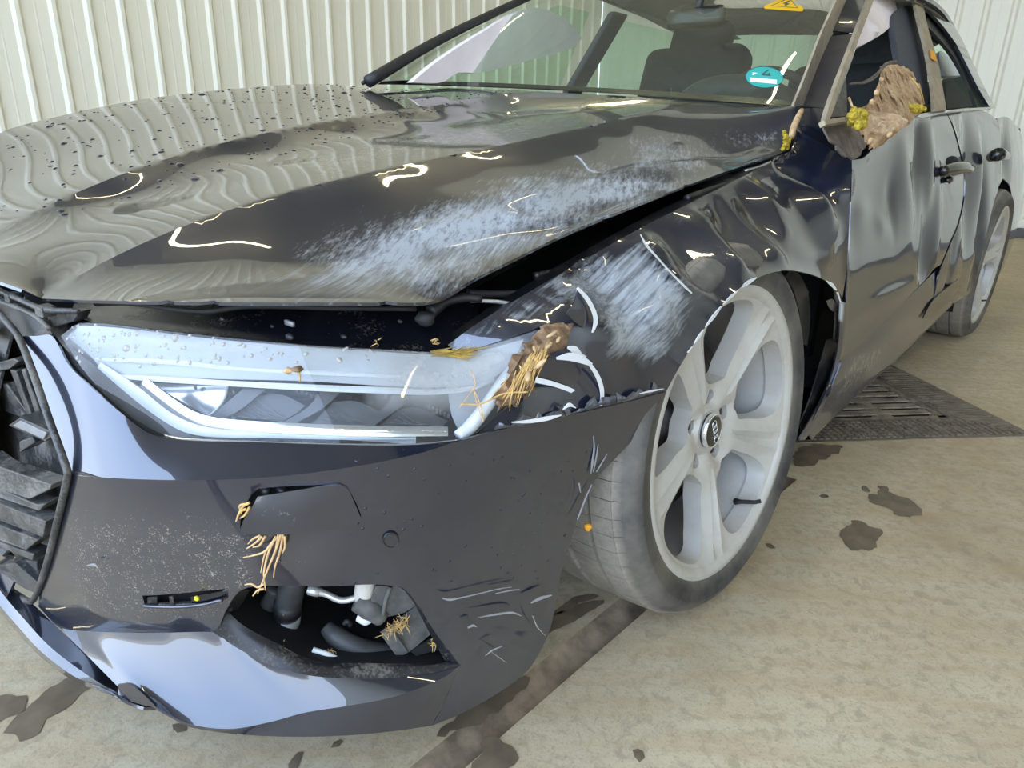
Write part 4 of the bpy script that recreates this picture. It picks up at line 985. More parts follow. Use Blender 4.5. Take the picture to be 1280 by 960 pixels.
# inner wing seen through the gap beside the bonnet
A_ = [Bp(*q) for q in ((556, 434, .13), (600, 404, .122), (660, 368, .122), (720, 333, .122), (790, 293, .122), (850, 262, .126), (920, 227, .14), (978, 197, .165))]
B_ = [Bp(*q) for q in ((560, 420, .15), (606, 388, .15), (664, 352, .15), (722, 318, .15), (790, 280, .155), (850, 250, .16), (915, 219, .17), (975, 192, .19))]
C_ = [p+np.array([-.02, 0, -.06]) for p in B_]; D_ = [p+np.array([-.16, .0, -.05]) for p in B_]; E_ = [p+np.array([-.22, 0, .04]) for p in B_]
obj('inner_wing', orient(loft([A_, B_, C_, D_, E_], 60, 4, False), (1.4, 0, 3)), dusty('inner_wing_dust', (.006, .007, .009), (.20, .15, .10), .62, .5), CAR, solid=.003, attrs=None)
IW = [p+np.array([-.05, 0, -.035]) for p in B_]
t2('wing_bracket', [(668, 345, .155), (700, 338, .15), (735, 325, .145)], .006, DUSTY, CAR)
t2('wing_bracket', [(858, 248, .15), (880, 240, .15), (905, 232, .15)], .007, DUSTY, CAR)
t2('wing_bracket', [(930, 215, .17), (950, 210, .165), (975, 198, .17)], .006, ALLOY, CAR)
# dark engine bay filling and bumper beam, so that no daylight shows through
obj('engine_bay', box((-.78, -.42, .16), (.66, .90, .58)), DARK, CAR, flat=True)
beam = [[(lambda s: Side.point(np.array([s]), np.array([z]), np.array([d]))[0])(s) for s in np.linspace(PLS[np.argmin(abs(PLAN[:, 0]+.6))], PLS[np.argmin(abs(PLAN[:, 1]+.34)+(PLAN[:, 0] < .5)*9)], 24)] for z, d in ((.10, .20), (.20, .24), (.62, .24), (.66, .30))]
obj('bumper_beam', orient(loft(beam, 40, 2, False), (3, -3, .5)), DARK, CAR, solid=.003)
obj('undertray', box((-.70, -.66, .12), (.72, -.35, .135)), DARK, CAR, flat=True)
# ---------------------------------------------------------------- grille
GR = empty('grille', Bp(20, 600, .03), parent=CAR)
obj('grille_frame', tube([Bp(*q) for q in ((-20, 372, .07), (8, 402, .066), (22, 419, .062), (40, 462, .040), (62, 526, .014), (84, 588, -.004), (84, 598, -.004), (72, 650, .0), (58, 706, .006), (44, 746, .010), (38, 752, .012), (20, 742, .016), (-10, 722, .02), (-22, 690+14, .02))], .0046, 10, 6), GRILLE, GR)
_gs = np.linspace(PLS[np.argmin(abs(PLAN[:, 0]-.05))], PLS[np.argmin(abs(PLAN[:, 0]-.50))], 16)
obj('grille_back', orient(loft([[Side.point(np.array([s]), np.array([z]), np.array([d]))[0] for s in _gs] for z, d in ((.20, .050), (.34, .055), (.48, .070), (.56, .105), (.635, .125))], 30, 4), ORI), GRILLE, GR, solid=.003)
def block(name, px, d, depth, mat=GRILLE, edge=.0015):
    P = [Bp(u, v, d) for u, v in px]; c = np.mean(P, 0); n = (c-ORI); n /= np.linalg.norm(n); P2 = [c+(p-c)*1.02+np.array([-.35, .94, 0])*depth for p in P]
    k = len(P); V = np.array(P+P2); F = [tuple(range(k)), tuple(range(2*k-1, k-1, -1))]+[(i, i+k, (i+1) % k+k, (i+1) % k) for i in range(k)]
    return obj(name, orient((V, F), ORI), mat, GR, flat=True, bevel=edge)
block('grille_block', [(10, 532), (24, 522), (62, 539), (66, 545), (56, 552)], .020, .03, GRILLE)
block('block_face', [(16, 532), (25, 526), (58, 541), (54, 549)], .018, .004, ALLOY if 0 else CALIPER, .0006)
block('grille_block', [(-20, 458), (16, 448), (23, 452), (12, 461), (-20, 468)], .055, .03)
block('grille_block', [(24, 552), (40, 546), (44, 553), (24, 566)], .03, .03)
block('grille_bar', [(12, 462), (20, 464), (40, 520), (34, 520)], .055, .02)
block('grille_bar', [(26, 462), (31, 462), (52, 522), (46, 524)], .05, .02)
block('grille_bar', [(-20, 482), (8, 480), (34, 516), (26, 522), (0, 512), (-20, 516)], .060, .02)
for px in ([(-18, 571), (0, 584), (64, 606), (62, 612), (36, 624), (0, 612), (-18, 600)], [(-18, 602), (5, 613), (46, 631), (58, 629), (48, 639), (0, 623), (-18, 612)], [(-18, 622), (7, 633), (57, 652), (53, 672), (0, 651), (-18, 640)],
           [(-18, 647), (0, 657), (48, 675), (32, 688), (0, 676), (-18, 664)], [(-18, 668), (2, 679), (42, 693), (40, 701), (0, 684), (-18, 674)]):
    block('grille_slat', px, .006 if px[1][1] != 613 else .012, .024)
block('grille_tray', [(-4, 703), (0, 706), (18, 704), (46, 728), (44, 742), (30, 736), (0, 716), (-4, 710)], .008, .02)
block('grille_slat', [(20, 700), (46, 702), (46, 722), (34, 718)], .02, .02)
# slotted trim over the grille
obj('upper_rail', tube([Bp(*q) for q in ((-22, 338+14, .085), (0, 364, .085), (22, 373, .085), (44, 383, .085), (64, 388, .087), (98, 389, .098))], [.004, .004, .004, .004, .0045, .003], 8, 5), GRILLE, GR)
obj('upper_rail', tube([Bp(*q) for q in ((-22, 352+14, .082), (0, 377, .080), (30, 388, .080), (48, 398, .080), (62, 411, .080))], .0035, 8, 5), GRILLE, GR)
for q in ([(4, 366), (10, 369), (12, 380), (6, 378)], [(42, 382), (52, 386), (54, 398), (44, 396)]): block('rail_post', q, .080, .02)
block('trim_panel', [(56, 388), (98, 390), (92, 402), (64, 410)], .098, .02)
V, F = region(Side, [Bp(*q) for q in ((-22, 352+14, .088), (0, 377, .09), (50, 398, .09), (62, 411, .085), (66, 418, .078), (26, 420, .075), (8, 402, .09), (-22, 370+14, .09))], [], .012); obj('trim_shelf', orient((V, F), ORI), DUSTY, GR, solid=.002)
obj('trim_back', orient(region(Side, [Bp(*q) for q in ((-22, 335+14, .13), (0, 360, .13), (60, 384, .13), (110, 388, .13), (80, 416, .12), (20, 418, .12), (-22, 372+14, .13))], [], .02), ORI), DARK, GR, solid=.002)
# ---------------------------------------------------------------- bumper fittings
SP = loft([row([(-22, 650+14, .012), (0, 717, .014), (38, 752, .016), (75, 787, .018), (110, 820, .010), (147, 856, .0), (196, 884, -.012)]),
           row([(-22, 690+14, -.002), (0, 738, -.004), (32, 776, -.006), (62, 808, -.010), (98, 836, -.010), (135, 860, -.018), (180, 884, -.024)]),
           row([(-22, 712+14, -.012), (0, 757, -.014), (25, 786, -.014), (52, 815, -.018), (92, 845, -.018), (138, 864, -.024), (150, 874, -.028)]),
           row([(-22, 718+14, .0), (0, 764, .0), (24, 793, .0), (52, 822, -.006), (90, 850, -.006), (134, 868, -.016), (150, 878, -.020)])], 40, 4, False)
V, F = orient(SP, (1.2, -2, 0)); obj('lower_splitter', (V, F), PAINT, CAR, solid=.004, attrs=wear(V, dirt=[(None, 1, .35)], haze=[([(0, 740), (60, 815), (140, 860), (130, 866), (50, 826), (0, 770)], 10, .4)]))
V, F = region(Side, [Bp(*q) for q in ((147, 856, -.022), (166, 857, -.026), (194, 882, -.030), (186, 883, -.028), (148, 872, -.024))], [], .008); obj('splitter_end', orient((V, F), ORI), PAINT, CAR, solid=.003, attrs=wear(V))
WC = empty('washer_cover', Bp(375, 638, 0), parent=CAR)
wc = [(300, 667.5, -.020), (302, 655, -.020), (315, 634, -.016), (322, 621, -.012), (370, 613, -.008), (424, 606, -.003), (434, 610, -.002), (443, 628, -.001), (452, 650, -.001), (446, 656, -.002), (412, 661, -.005), (356, 668, -.012)]
V, F = region(Side, [Bp(*q) for q in wc], [Bp(375, 640, -.011)], .008, corner=40); obj('cover_panel', orient((V, F), ORI), PAINT, WC, solid=.003, attrs=wear(V, scuff=[([(310, 630), (440, 610), (450, 655), (310, 665)], 20, .35)], dirt=[(None, 1, .25)]))
V, F = region(Side, [Bp(*q) for q in ((304, 676, .014), (298, 648, .014), (322, 604, .014), (430, 598, .014), (462, 650, .014), (452, 664, .014))], [], .012); obj('cover_recess', orient((V, F), ORI), DARK, WC, solid=.002)
for u in (332, 352): obj('cover_clip', box(Bp(u, 613, .006)-np.array([.006, .004, .003]), Bp(u, 613, .006)+np.array([.006, .004, .003])), PLASTIC, WC)
def on_bumper(u, v, r0, n=24): return [Bp(u+r0*math.cos(t), v+r0*math.sin(t)*.95, .0005) for t in np.linspace(0, 2*math.pi, n)]
P = on_bumper(489, 675, 9.5); obj('parking_sensor', tube([p+(ORI-p)*.0012 for p in P], .0009, 6, cap=False), GLOSSBLK, BUMPER)
c = Bp(489, 675, .0); V, F = region(Side, [p+(ORI-p)*.0015 for p in on_bumper(489, 675, 8.6)[:-1]], [], .006); obj('sensor_face', orient((V, F), ORI), PAINT, BUMPER, solid=.001, attrs=wear(V))
# slot beside the opening
SLT = empty('air_slot', Bp(225, 750, .02), parent=CAR)
V, F = region(Side, [Bp(*q) for q in ((170, 740, .030), (290, 730, .030), (290, 764, .030), (170, 764, .030))], [], .012); obj('slot_back', orient((V, F), ORI), DARK, SLT, solid=.002)
t2('slot_edge', [(176, 757.5, .012), (215, 759, .012), (250, 756.5, .012), (278, 750, .011)], .0022, PAINT, SLT)
for px in ([(184, 747), (196, 746), (196, 757), (184, 757)], [(211, 746), (216, 745), (218, 758), (213, 758)]): poly('slot_rib', px, .016, DUSTY, SLT, .006, .002, fn=Bp)
poly('slot_flap', [(238, 746), (284, 738), (284, 748), (262, 756), (240, 754)], .016, GLOSSBLK, SLT, .008, .002, fn=Bp)
obj('yellow_clip', blob(Bp(246, 748, .009), .0042, 1, .1, 3, 2, (1.2, .8, .8)), YELLOWP, SLT)
# ---------------------------------------------------------------- what shows in the torn lower opening
OPN = empty('intake_parts', Bp(430, 780, .12), parent=CAR)
fl_in = [(284, 764, .034), (306, 783, .036), (344, 803, .036), (392, 825, .034), (466, 829, .032), (522, 829, .032), (560, 827, .032)]
_a = [p*.999+ORI*.001 for p in LT[3:]]; _b = row(fl_in)
V, F = loft([_a, [p*.5+q*.5+np.array([0, 0, .004]) for p, q in zip(_a, _b)], _b], 40, 4)
obj('opening_flange', orient((V, F), ORI), DUSTY, OPN, solid=.003)
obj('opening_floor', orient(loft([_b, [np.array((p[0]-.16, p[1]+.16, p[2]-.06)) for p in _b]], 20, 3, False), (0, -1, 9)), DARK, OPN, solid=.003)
V, F = loft([row([(499, 734, .012), (521, 741, .010), (542, 769, .012), (560, 800, .014), (575, 831, .016)]), row([(505, 738, .030), (516, 752, .032), (530, 778, .034), (546, 808, .034), (561, 834, .030)])], 24, 3); obj('opening_rim', orient((V, F), ORI), DUSTY, OPN, solid=.003)
V, F = loft([row([(300, 738, .016), (288, 755, .022), (272, 782, .030)]), row([(312, 738, .045), (300, 758, .05), (286, 772, .05)])], 16, 3); obj('opening_rim', orient((V, F), ORI), DUSTY, OPN, solid=.003)
def T3(name, px, r, mat, seg=14, n=6): return obj(name, tube([Bp(*q) for q in px], r, seg, n), mat, OPN)
h1 = T3('air_hose', [(368, 715, .10), (364, 738, .10), (360, 758, .10), (359, 772, .10), (360, 800, .11), (368, 830, .12)], [.0185, .0185, .018, .0165, .0165, .016], HOSE, 18)
obj('hose_clamp', tube([Bp(360.5, 752, .10), Bp(359.5, 760, .10), Bp(359.2, 767, .10)], .0195, 18), PLASTIC, h1); obj('hose_cuff', tube([Bp(359.2, 771, .10), Bp(359, 780, .10), Bp(360.5, 789, .102)], [.0185, .018, .012], 18), CALIPER, h1)
T3('coolant_hose', [(345, 735, .11), (339, 750, .11), (328, 768, .11), (316, 782, .115), (310, 792, .13)], [.012, .012, .013, .012, .012], HOSE)
T3('coolant_pipe', [(384, 737, .085), (393, 739, .085), (406, 742, .085), (424, 750, .082), (434, 750, .082), (446, 747, .082)], [.0045, .0070, .0046, .0046, .0046, .0046], PIPE, 12)
T3('pipe_nut', [(386, 737, .085), (399, 740, .085)], .0072, PIPE, 8, 0)
T3('filter_can', [(458, 722, .08), (455, 742, .08), (454, 750, .08)], [.0135, .0135, .012], plain('cream_can', (.62, .58, .50), .5, noise=.2), 18)
T3('connector_body', [(445, 752, .075), (462, 760, .072), (478, 772, .070)], [.013, .017, .013], DUCT, 12)
T3('plug', [(449, 770, .075), (458, 775, .068), (466, 775, .064)], [.008, .008, .002], WHITE, 12)
T3('lower_hose', [(408, 784, .10), (418, 794, .09), (434, 804, .08), (455, 812, .075), (480, 816, .075), (505, 815, .08)], [.010, .014, .0145, .0145, .013, .012], HOSE, 14)
T3('rod', [(391, 812, .055), (410, 818, .052), (426, 824, .050)], [.0038, .0038, .0015], WHITE, 10)
poly('air_duct', [(470, 733), (504, 733), (519, 757), (505, 766), (480, 772), (470, 768), (462, 756)], .065, DUCT, OPN, .01, .004, fn=Bp)
T3('duct_rib', [(488, 734, .058), (482, 750, .058), (479, 768, .058)], .003, DUCT, 8)
poly('duct_box', [(478, 796), (490, 788), (523, 763), (538, 793), (510, 816), (496, 821)], .055, DUCT, OPN, .01, .012, fn=Bp)
T3('box_edge', [(491, 790, .050), (500, 802, .050), (509, 815, .050)], .002, DUCT, 8)
poly('duct_bracket', [(514, 815), (538, 800), (550, 812), (520, 820)], .05, PLASTIC, OPN, .01, .003, fn=Bp)
T3('bracket', [(430, 780, .10), (434, 776, .10), (438, 782, .10)], .004, PLASTIC, 6)
# wheel-housing liner scraps
def scrap(name, px, fn, mat, th=.003, par=CAR):
    P = [fn(*q) for q in px]; V, F = region(Flank if abs(P[0][0]-P[1][0]) < .2 else Side, P, [], .012, corner=40); return obj(name, orient((V, F), ORI), mat, par, solid=th)
scrap('torn_liner', [(990, 336, .90), (1000, 350, .90), (1010, 366, .90), (1013, 390, .90), (1011, 420, .90), (1009, 432, .90), (1003, 430, .90), (1000, 395, .90), (993, 365, .90), (982, 345, .90)], Xp, DUSTY)
scrap('torn_liner', [(1034, 425, .925), (1043, 424, .925), (1048, 436, .925), (1044, 462, .925), (1030, 495, .925), (1014, 524, .925), (1002, 540, .925), (1000, 530, .925), (1012, 500, .925), (1024, 460, .925)], Xp, DUSTY)
for k, px in enumerate(([(1041, 352), (1046, 354), (1052, 376), (1052, 392), (1048, 388)], [(1034, 376), (1041, 374), (1048, 388), (1043, 390), (1037, 384)], [(1045, 390), (1052, 390), (1053, 412), (1050, 428), (1043, 424), (1044, 405)])):
    scrap('torn_flange', [(u, v, .935) for u, v in px], Xp, MUDGREY)
obj('liner_edge', tube([Xp(991, 336, .89), Xp(1001, 350, .89), Xp(1009, 366, .89)], .004, 8, 5), PLASTIC, CAR)
obj('suspension_arm', tube([(.60, .25, .22), (.72, .18, .20), (.80, .08, .22)], .02, 10, 4), STEEL, CAR)
scrap('arch_tongue', [(782, 561, .03), (786, 567, .03), (785, 575, .03), (778, 586, .03), (766, 592, .03), (758, 592, .03)], Bp, GLOSSBLK)
# ---------------------------------------------------------------- cabin, glass and pillars
def plate(name, px, fn, mat, par, th=.003, step=.03, shell=Flank, corner=35, attrs=None, bulge=None):
    P = [fn(*q) for q in px]; ctl = [] if bulge is None else [np.mean(P, 0)+np.array(bulge)]
    V, F = region(shell, P, ctl, step, corner=corner); return obj(name, orient((V, F), ORI), mat, par, solid=th, attrs=attrs, split=35)
zsh = lambda x: .045-.06*x               # the car leans towards its crushed corner
WB = [Xp(470, 104, -.69), Yp(505, 104.5, .75), Yp(560, 106, .88), Yp(640, 109, .98), Yp(760, 115, 1.03), Yp(880, 123, .98), Yp(960, 129, .89), Yp(993, 132, .82)]
WT = [np.array(q) for q in ((-.56, 1.52, 1.52), (-.48, 1.60, 1.51), (-.36, 1.68, 1.50), (-.2, 1.75, 1.485), (.02, 1.79, 1.458), (.28, 1.75, 1.435), (.46, 1.68, 1.405), (.575, 1.60, 1.375))]
Lm = [Xp(563, 50, -.655), Xp(1022, 58, .668)]
WM = [p*.5+q*.5+np.array([0, -.035, .035]) for p, q in zip(WB, WT)]; WM[0] = Lm[0]; WM[-1] = Lm[1]
WS = empty('windscreen', WM[4], parent=CAR)
V, F = loft([WB, WM, WT], 60, 10); gl_ = obj('windscreen_glass', orient((V, F), (2, -3, 3)), WSGLASS, WS)
FRB = plain('black_ceramic_border', (.012, .012, .012), .25)
_l = loft([WB, [p*.93+q*.07 for p, q in zip(WB, WM)]], 60, 2, False); obj('glass_border', orient((_l[0]-np.array([0, -.004, .004]), _l[1]), (2, -3, 3)), FRB, WS)
def decal(name, px, off, mat, par, step=.02):
    """flat print on the inside of the windscreen"""
    me = [np.array(q) for q in V]; P = []
    for u, v in px:
        d = ray(u, v); best = None
        for f in F:
            a, b, c = V[f[0]], V[f[1]], V[f[2]]; n = np.cross(b-a, c-a)
            if abs(n@d) < 1e-12: continue
            t = n@(a-ORI)/(n@d)
            q = ORI+t*d
            if best is None or np.linalg.norm(q-V[list(f)].mean(0)) < best[0]: best = (np.linalg.norm(q-V[list(f)].mean(0)), ORI+t*d*(1-off))
        P.append(best[1])
    P = np.array(P); c = P.mean(0); k = len(P)
    return obj(name, orient((np.vstack([P, c]), [(i, (i+1) % k, k) for i in range(k)]), ORI), mat, par, flat=True)
ell = lambda cx, cy, rx, ry, n=28, rot=.05: [(cx+rx*math.cos(t)*1.-ry*math.sin(t)*rot, cy+ry*math.sin(t)+rx*math.cos(t)*rot) for t in np.linspace(0, 2*math.pi, n, endpoint=False)]
es = decal('environment_sticker', ell(955.5, 96.5, 23.2, 12.8), .001, STICKG, WS)
decal('sticker_ring', ell(955.5, 96.5, 23.9, 13.4), .0006, STICKB, es)
decal('sticker_field', [(938, 96.8), (971, 99.6), (971, 105), (937.5, 102)], .002, STICKW, es)
decal('sticker_patch', [(941, 90.5), (949, 91.2), (948.5, 94.5), (940.5, 93.8)], .002, STICKW, es)
for px in ([(959.5, 87), (962, 87.2), (953.5, 93.6), (951, 93.4)], [(951, 92.4), (964, 93.6), (963.4, 95.2), (951, 94.0)], [(961, 91), (963, 91.2), (960, 97), (958, 96.8)]): decal('digit_four', px, .0022, STICKB, es)
wt_ = decal('warning_sticker', [(954.5, 8.6), (958, 6.4), (984.5, -5.5), (989.5, -5), (1004, 10.5), (1003.5, 13.8), (1000, 14.2), (956, 10.8)], .001, STICKY, WS)
decal('warning_border', [(963, 7.4), (984, -2), (987, -1.8), (998, 10.2)], .0016, STICKB, wt_); decal('warning_field', [(965, 7.2), (984.6, -1.2), (986.6, -1), (996.4, 9.4)], .0022, STICKY, wt_)
decal('warning_bolt', [(986, .5), (988.5, .8), (983.5, 4), (987.5, 4.4), (979, 9), (981.5, 5), (978, 4.6)], .003, STICKB, wt_)
# A-pillar on the wing side: muddied seal, black panel, frame trim
Pi = lambda u, v: Lp(u, v, (.735, .80), (.60, 1.62))
plate('pillar_seal', [(992, 132), (1004, 132), (1022, 85), (1042, 40), (1060, 0), (1070, -22), (1058, -24), (1046, 0), (1026, 44), (1008, 92)], Pi, TRIMTAN, CAR, .006)
mixp = lambda u, v: (lambda w: Pi(u, v)*(1-w)+Gp(u, v, .0)*w)(np.clip((u-(1004+(132-v)*.42))/34., 0, 1))
V2, F2 = region(Flank, [mixp(*q) for q in ((1004, 133), (1022, 134), (1040, 136), (1052, 105), (1068, 62), (1086, 8), (1095, -20), (1070, -22), (1058, 0), (1042, 38), (1022, 84))], [], .02, corner=35)
obj('windscreen_pillar', orient((V2, F2), ORI), PAINT, CAR, solid=.004, attrs=wear(V2, dirt=[(None, 1, .12)]))
plate('door_frame', [(1032, 150), (1037, 150), (1052, 105), (1070, 58), (1090, 6), (1098, -18), (1090, -18), (1083, 6), (1066, 52), (1048, 100), (1036, 134)], lambda u, v: Gp(u, v, -.004), TRIMTAN, DOORL, .012)
plate('mirror_triangle', [(1037, 146), (1049, 108), (1056, 92), (1058, 104), (1059, 145)], lambda u, v: Gp(u, v, .006), dusty('grimy_mesh', (.02, .02, .02), (.13, .10, .08), .5), DOORL, .006)
plate('window_ledge', [(1030, 150), (1060, 145.5), (1068, 145), (1067, 149), (1032, 156)], lambda u, v: Gp(u, v, -.006), TRIMTAN, DOORL, .012)
plate('belt_moulding', [(1144, 146), (1150, 142), (1182, 137.5), (1184, 140), (1152, 147)], lambda u, v: FB(u, v)+np.array([.004, 0, 0]), ALLOY, DOORL, .006)
plate('belt_moulding', [(1184, 137.5), (1216, 135), (1240, 133.5), (1240, 136), (1185, 140)], lambda u, v: Gp(u, v, -.01), ALLOY, CAR, .006)
plate('wing_top_strip', [(1004, 157), (1010, 156), (1034, 172), (1050, 184), (1060, 192), (1052, 193), (1030, 181), (1008, 168)], lambda u, v: Lp(u, v, (.81, .35), (.93, .70)), PAINT, CAR, .004, .012)
# middle pillar, roof edge, rear frame
plate('door_pillar', [(1118, 18), (1142, 4), (1150, 30), (1158, 80), (1160, 120), (1158, 136), (1144, 142), (1134, 110), (1122, 60)], lambda u, v: Gp(u, v, .035), PILLART, CAR, .02)
bpl = plate('pillar_cover', [(1142, -6), (1152, -4), (1160, 34), (1172, 76), (1180, 118), (1183, 138), (1168, 139), (1166, 110), (1158, 62), (1148, 22)], lambda u, v: Gp(u, v, .0), TRIMTAN, CAR, .01)
plate('orange_label', [(1163, 62), (1168, 64), (1171, 77), (1164, 73)], lambda u, v: Gp(u, v, -.006), ORANGE, bpl, .001, .01)
rr_ = [(1150, -14), (1164, -4), (1186, 22), (1202, 48), (1216, 78), (1230, 108), (1244, 134), (1238, 135), (1224, 112), (1210, 84), (1196, 56), (1180, 34), (1160, 12), (1146, 2)]
V3, F3_ = region(Flank, [Gp(u, v, .0) for u, v in rr_], [], .025, corner=35); obj('roof_rail', orient((V3, F3_), ORI), PAINT, CAR, solid=.01, attrs=wear(V3, dirt=[(None, 1, .2)]))
plate('rear_window_frame', [(1160, 12), (1180, 34), (1196, 56), (1210, 84), (1224, 112), (1234, 134), (1222, 136), (1214, 112), (1204, 92), (1190, 68), (1172, 46), (1158, 32)], lambda u, v: Gp(u, v, .02), PLASTIC, CAR, .012)
plate('quarter_glass', [(1202, 62), (1212, 84), (1224, 112), (1234, 134), (1226, 134), (1216, 106)], lambda u, v: Gp(u, v, .012), SIDEGLASS, CAR, .003)
# roof and far side
ROOFR = [[(.60, 1.62, 1.385), (.64, 1.9, 1.41), (.64, 2.4, 1.42), (.62, 2.9, 1.36), (.60, 3.4, 1.22), (.62, 3.95, 1.0)], [(.3, 1.75, 1.438), (.32, 2.0, 1.46), (.32, 2.4, 1.465), (.32, 2.9, 1.40), (.32, 3.4, 1.26), (.34, 4.0, 1.02)],
         [(0, 1.79, 1.46), (0, 2.0, 1.475), (0, 2.4, 1.48), (0, 2.9, 1.42), (0, 3.4, 1.28), (0, 4.02, 1.03)], [(-.3, 1.70, 1.498), (-.32, 2.0, 1.505), (-.32, 2.4, 1.49), (-.32, 2.9, 1.43), (-.32, 3.4, 1.29), (-.34, 4.0, 1.04)],
         [(-.56, 1.52, 1.52), (-.62, 1.9, 1.52), (-.64, 2.4, 1.47), (-.62, 2.9, 1.41), (-.60, 3.4, 1.26), (-.62, 3.95, 1.03)]]
RV, RF = loft([[np.array(q) for q in r] for r in ROOFR], 30, 4)
c_ = np.array([RV[list(f)].mean(0)[1] for f in RF]); RA = [f for f, y in zip(RF, c_) if y < 2.75]; RBk = [f for f, y in zip(RF, c_) if y >= 2.75]
def compact(V, F):
    u = sorted({i for f in F for i in f}); m = {q: k for k, q in enumerate(u)}; return np.array(V)[u], [tuple(m[i] for i in f) for f in F]
obj('roof', orient(compact(RV, RA), (0, 2, 9)), PAINT, CAR, solid=.012, attrs=wear(compact(RV, RA)[0])); obj('rear_screen', orient(compact(RV, RBk), (0, 2, 9)), SIDEGLASS, CAR)
obj('headliner', orient(compact(RV-np.array([0, -.03, .03]), RA), (0, 2, -9)), HEADLINER, CAR)
obj('far_side_panel', orient(loft([[(-.90, y, .25) for y in (.35, 1.5, 2.5, 3.9)], [(-.95, y, .65) for y in (.35, 1.5, 2.5, 3.9)], [(-.89, .55, 1.06), (-.89, 1.5, 1.05), (-.88, 2.5, 1.06), (-.80, 3.9, 1.06)]], 20, 5), (-9, 2, 1)), PAINT, CAR, solid=.03, attrs=None)
obj('far_windscreen_pillar', tube([(-.70, .54, 1.065), WM[0]+np.array([-.02, -.01, .01]), (-.585, 1.50, 1.52)], [.022, .017, .013], 8, 8), PLASTIC, CAR)
obj('far_roof_rail', tube([(-.585, 1.50, 1.52), (-.64, 2.0, 1.51), (-.65, 2.5, 1.47), (-.66, 3.0, 1.35), (-.75, 3.6, 1.12), (-.80, 3.9, 1.05)], .03, 8, 6), PAINT, CAR)
obj('far_wiper', tube([Xp(453, 104, -.72), Xp(458, 101.5, -.72), Xp(461, 99, -.72)], .007, 8, 3), PLASTIC, CAR)
for a, b, w in (((-.875, 1.86, 1.04), (-.66, 1.98, 1.46), .06), ((-.87, 2.95, 1.05), (-.68, 2.88, 1.38), .05)):
    obj('far_door_pillar', hexa([(a[0], a[1]-w, a[2]), (a[0], a[1]+w, a[2]), (b[0], b[1]+w, b[2]), (b[0], b[1]-w, b[2]), (a[0]+.04, a[1]-w, a[2]), (a[0]+.04, a[1]+w, a[2]), (b[0]+.04, b[1]+w, b[2]), (b[0]+.04, b[1]-w, b[2])]), PILLART, CAR, flat=True, bevel=.01)
for y0, y1 in ((.72, 1.80), (1.92, 2.90)):
    obj('far_side_window', (np.array([(-.876, y0, 1.05), (-.876, y1, 1.05), (-.665, y1-.02, 1.44), (-.665, max(y0, 1.55), 1.44)]), [(0, 1, 2, 3)]), SIDEGLASS, CAR, flat=True)
obj('tail_panel', orient(loft([[(-.80, 3.92, 1.04), (0, 4.02, 1.03), (.80, 3.92, 1.0)], [(-.86, 4.02, .7), (0, 4.1, .7), (.86, 4.02, .68)], [(-.84, 3.9, .25), (0, 4.0, .25), (.84, 3.9, .25)]], 20, 4), (0, 9, .5)), PAINT, CAR, solid=.01)
# inside
def rbox(name, lo, hi, mat, par, r=.03, M=None):
    o = obj(name, box(lo, hi, M), mat, par, bevel=r); o.modifiers['edge'].segments = 4; return o
DB = empty('dashboard', (0, 1.2, .92), parent=CAR)
dr_ = [[(-.62, .92, 1.03), (-.3, 1.06, 1.03), (.2, 1.08, 1.0), (.66, .98, .955)], [(-.74, 1.12, 1.01), (-.3, 1.20, 1.01), (.2, 1.20, .99), (.76, 1.12, .95)], [(-.76, 1.30, .96), (-.3, 1.36, .96), (.2, 1.36, .94), (.78, 1.28, .90)], [(-.76, 1.30, .6), (-.3, 1.36, .6), (.2, 1.36, .6), (.78, 1.28, .6)]]
obj('dash_top', orient(loft([[np.array(q) for q in r] for r in dr_], 24, 5), (0, 0, 9)), DASH, DB, solid=.01)
obj('instrument_hood', tube([(.16, 1.22, .98), (.26, 1.18, 1.03), (.37, 1.17, 1.045), (.48, 1.18, 1.03), (.58, 1.22, .97)], .05, 10, 5), DASH, DB)
SW = empty('steering_wheel', (.37, 1.50, .93), parent=CAR)
ax = np.array([0, .88, .47]); ux = np.array([1., 0, 0]); uy = np.cross(ax, ux); cc = np.array((.37, 1.50, .96))
obj('wheel_ring', tube([cc+.185*(math.cos(t)*ux+math.sin(t)*uy) for t in np.linspace(0, 2*math.pi, 41)], .016, 8, cap=False), CLOTH, SW)
obj('wheel_hub', blob(cc-ax*.01, .075, 2, .05, 2, 1, (1, .6, .8)), CLOTH, SW); obj('limp_airbag', blob(cc+np.array([0, .06, -.05]), .11, 3, .35, 4, 5, (1, .6, .9)), AIRBAG, SW)
for x, nm in ((.37, 'front_seat'), (-.41, 'front_seat')):
    s = empty(nm, (x, 1.9, .3), parent=CAR); dz = -.03 if x > 0 else .03
    rbox('seat_cushion', (x-.25, 1.62, .42+dz), (x+.25, 2.12, .60+dz), CLOTH, s, .06)
    Mt = Matrix.Translation((x, 2.14, .58+dz)) @ Matrix.Rotation(math.radians(-18), 4, 'X')
    rbox('seat_back', (-.28, -.08, 0), (.28, .09, .70 if x > 0 else .76), CLOTH, s, .07, Mt); rbox('headrest', (-.16, -.06, .66), (.16, .06, .84 if x > 0 else .88), CLOTH, s, .05, Mt)
    for q in (-.06, .06): obj('headrest_post', tube([(Mt @ Vector((q, .0, .56)))[:], (Mt @ Vector((q, 0, .66)))[:]], .008, 8), ALLOY, s)
RS = empty('rear_seat', (0, 2.9, .3), parent=CAR); rbox('seat_cushion', (-.62, 2.50, .42), (.62, 3.0, .60), CLOTH, RS, .06)
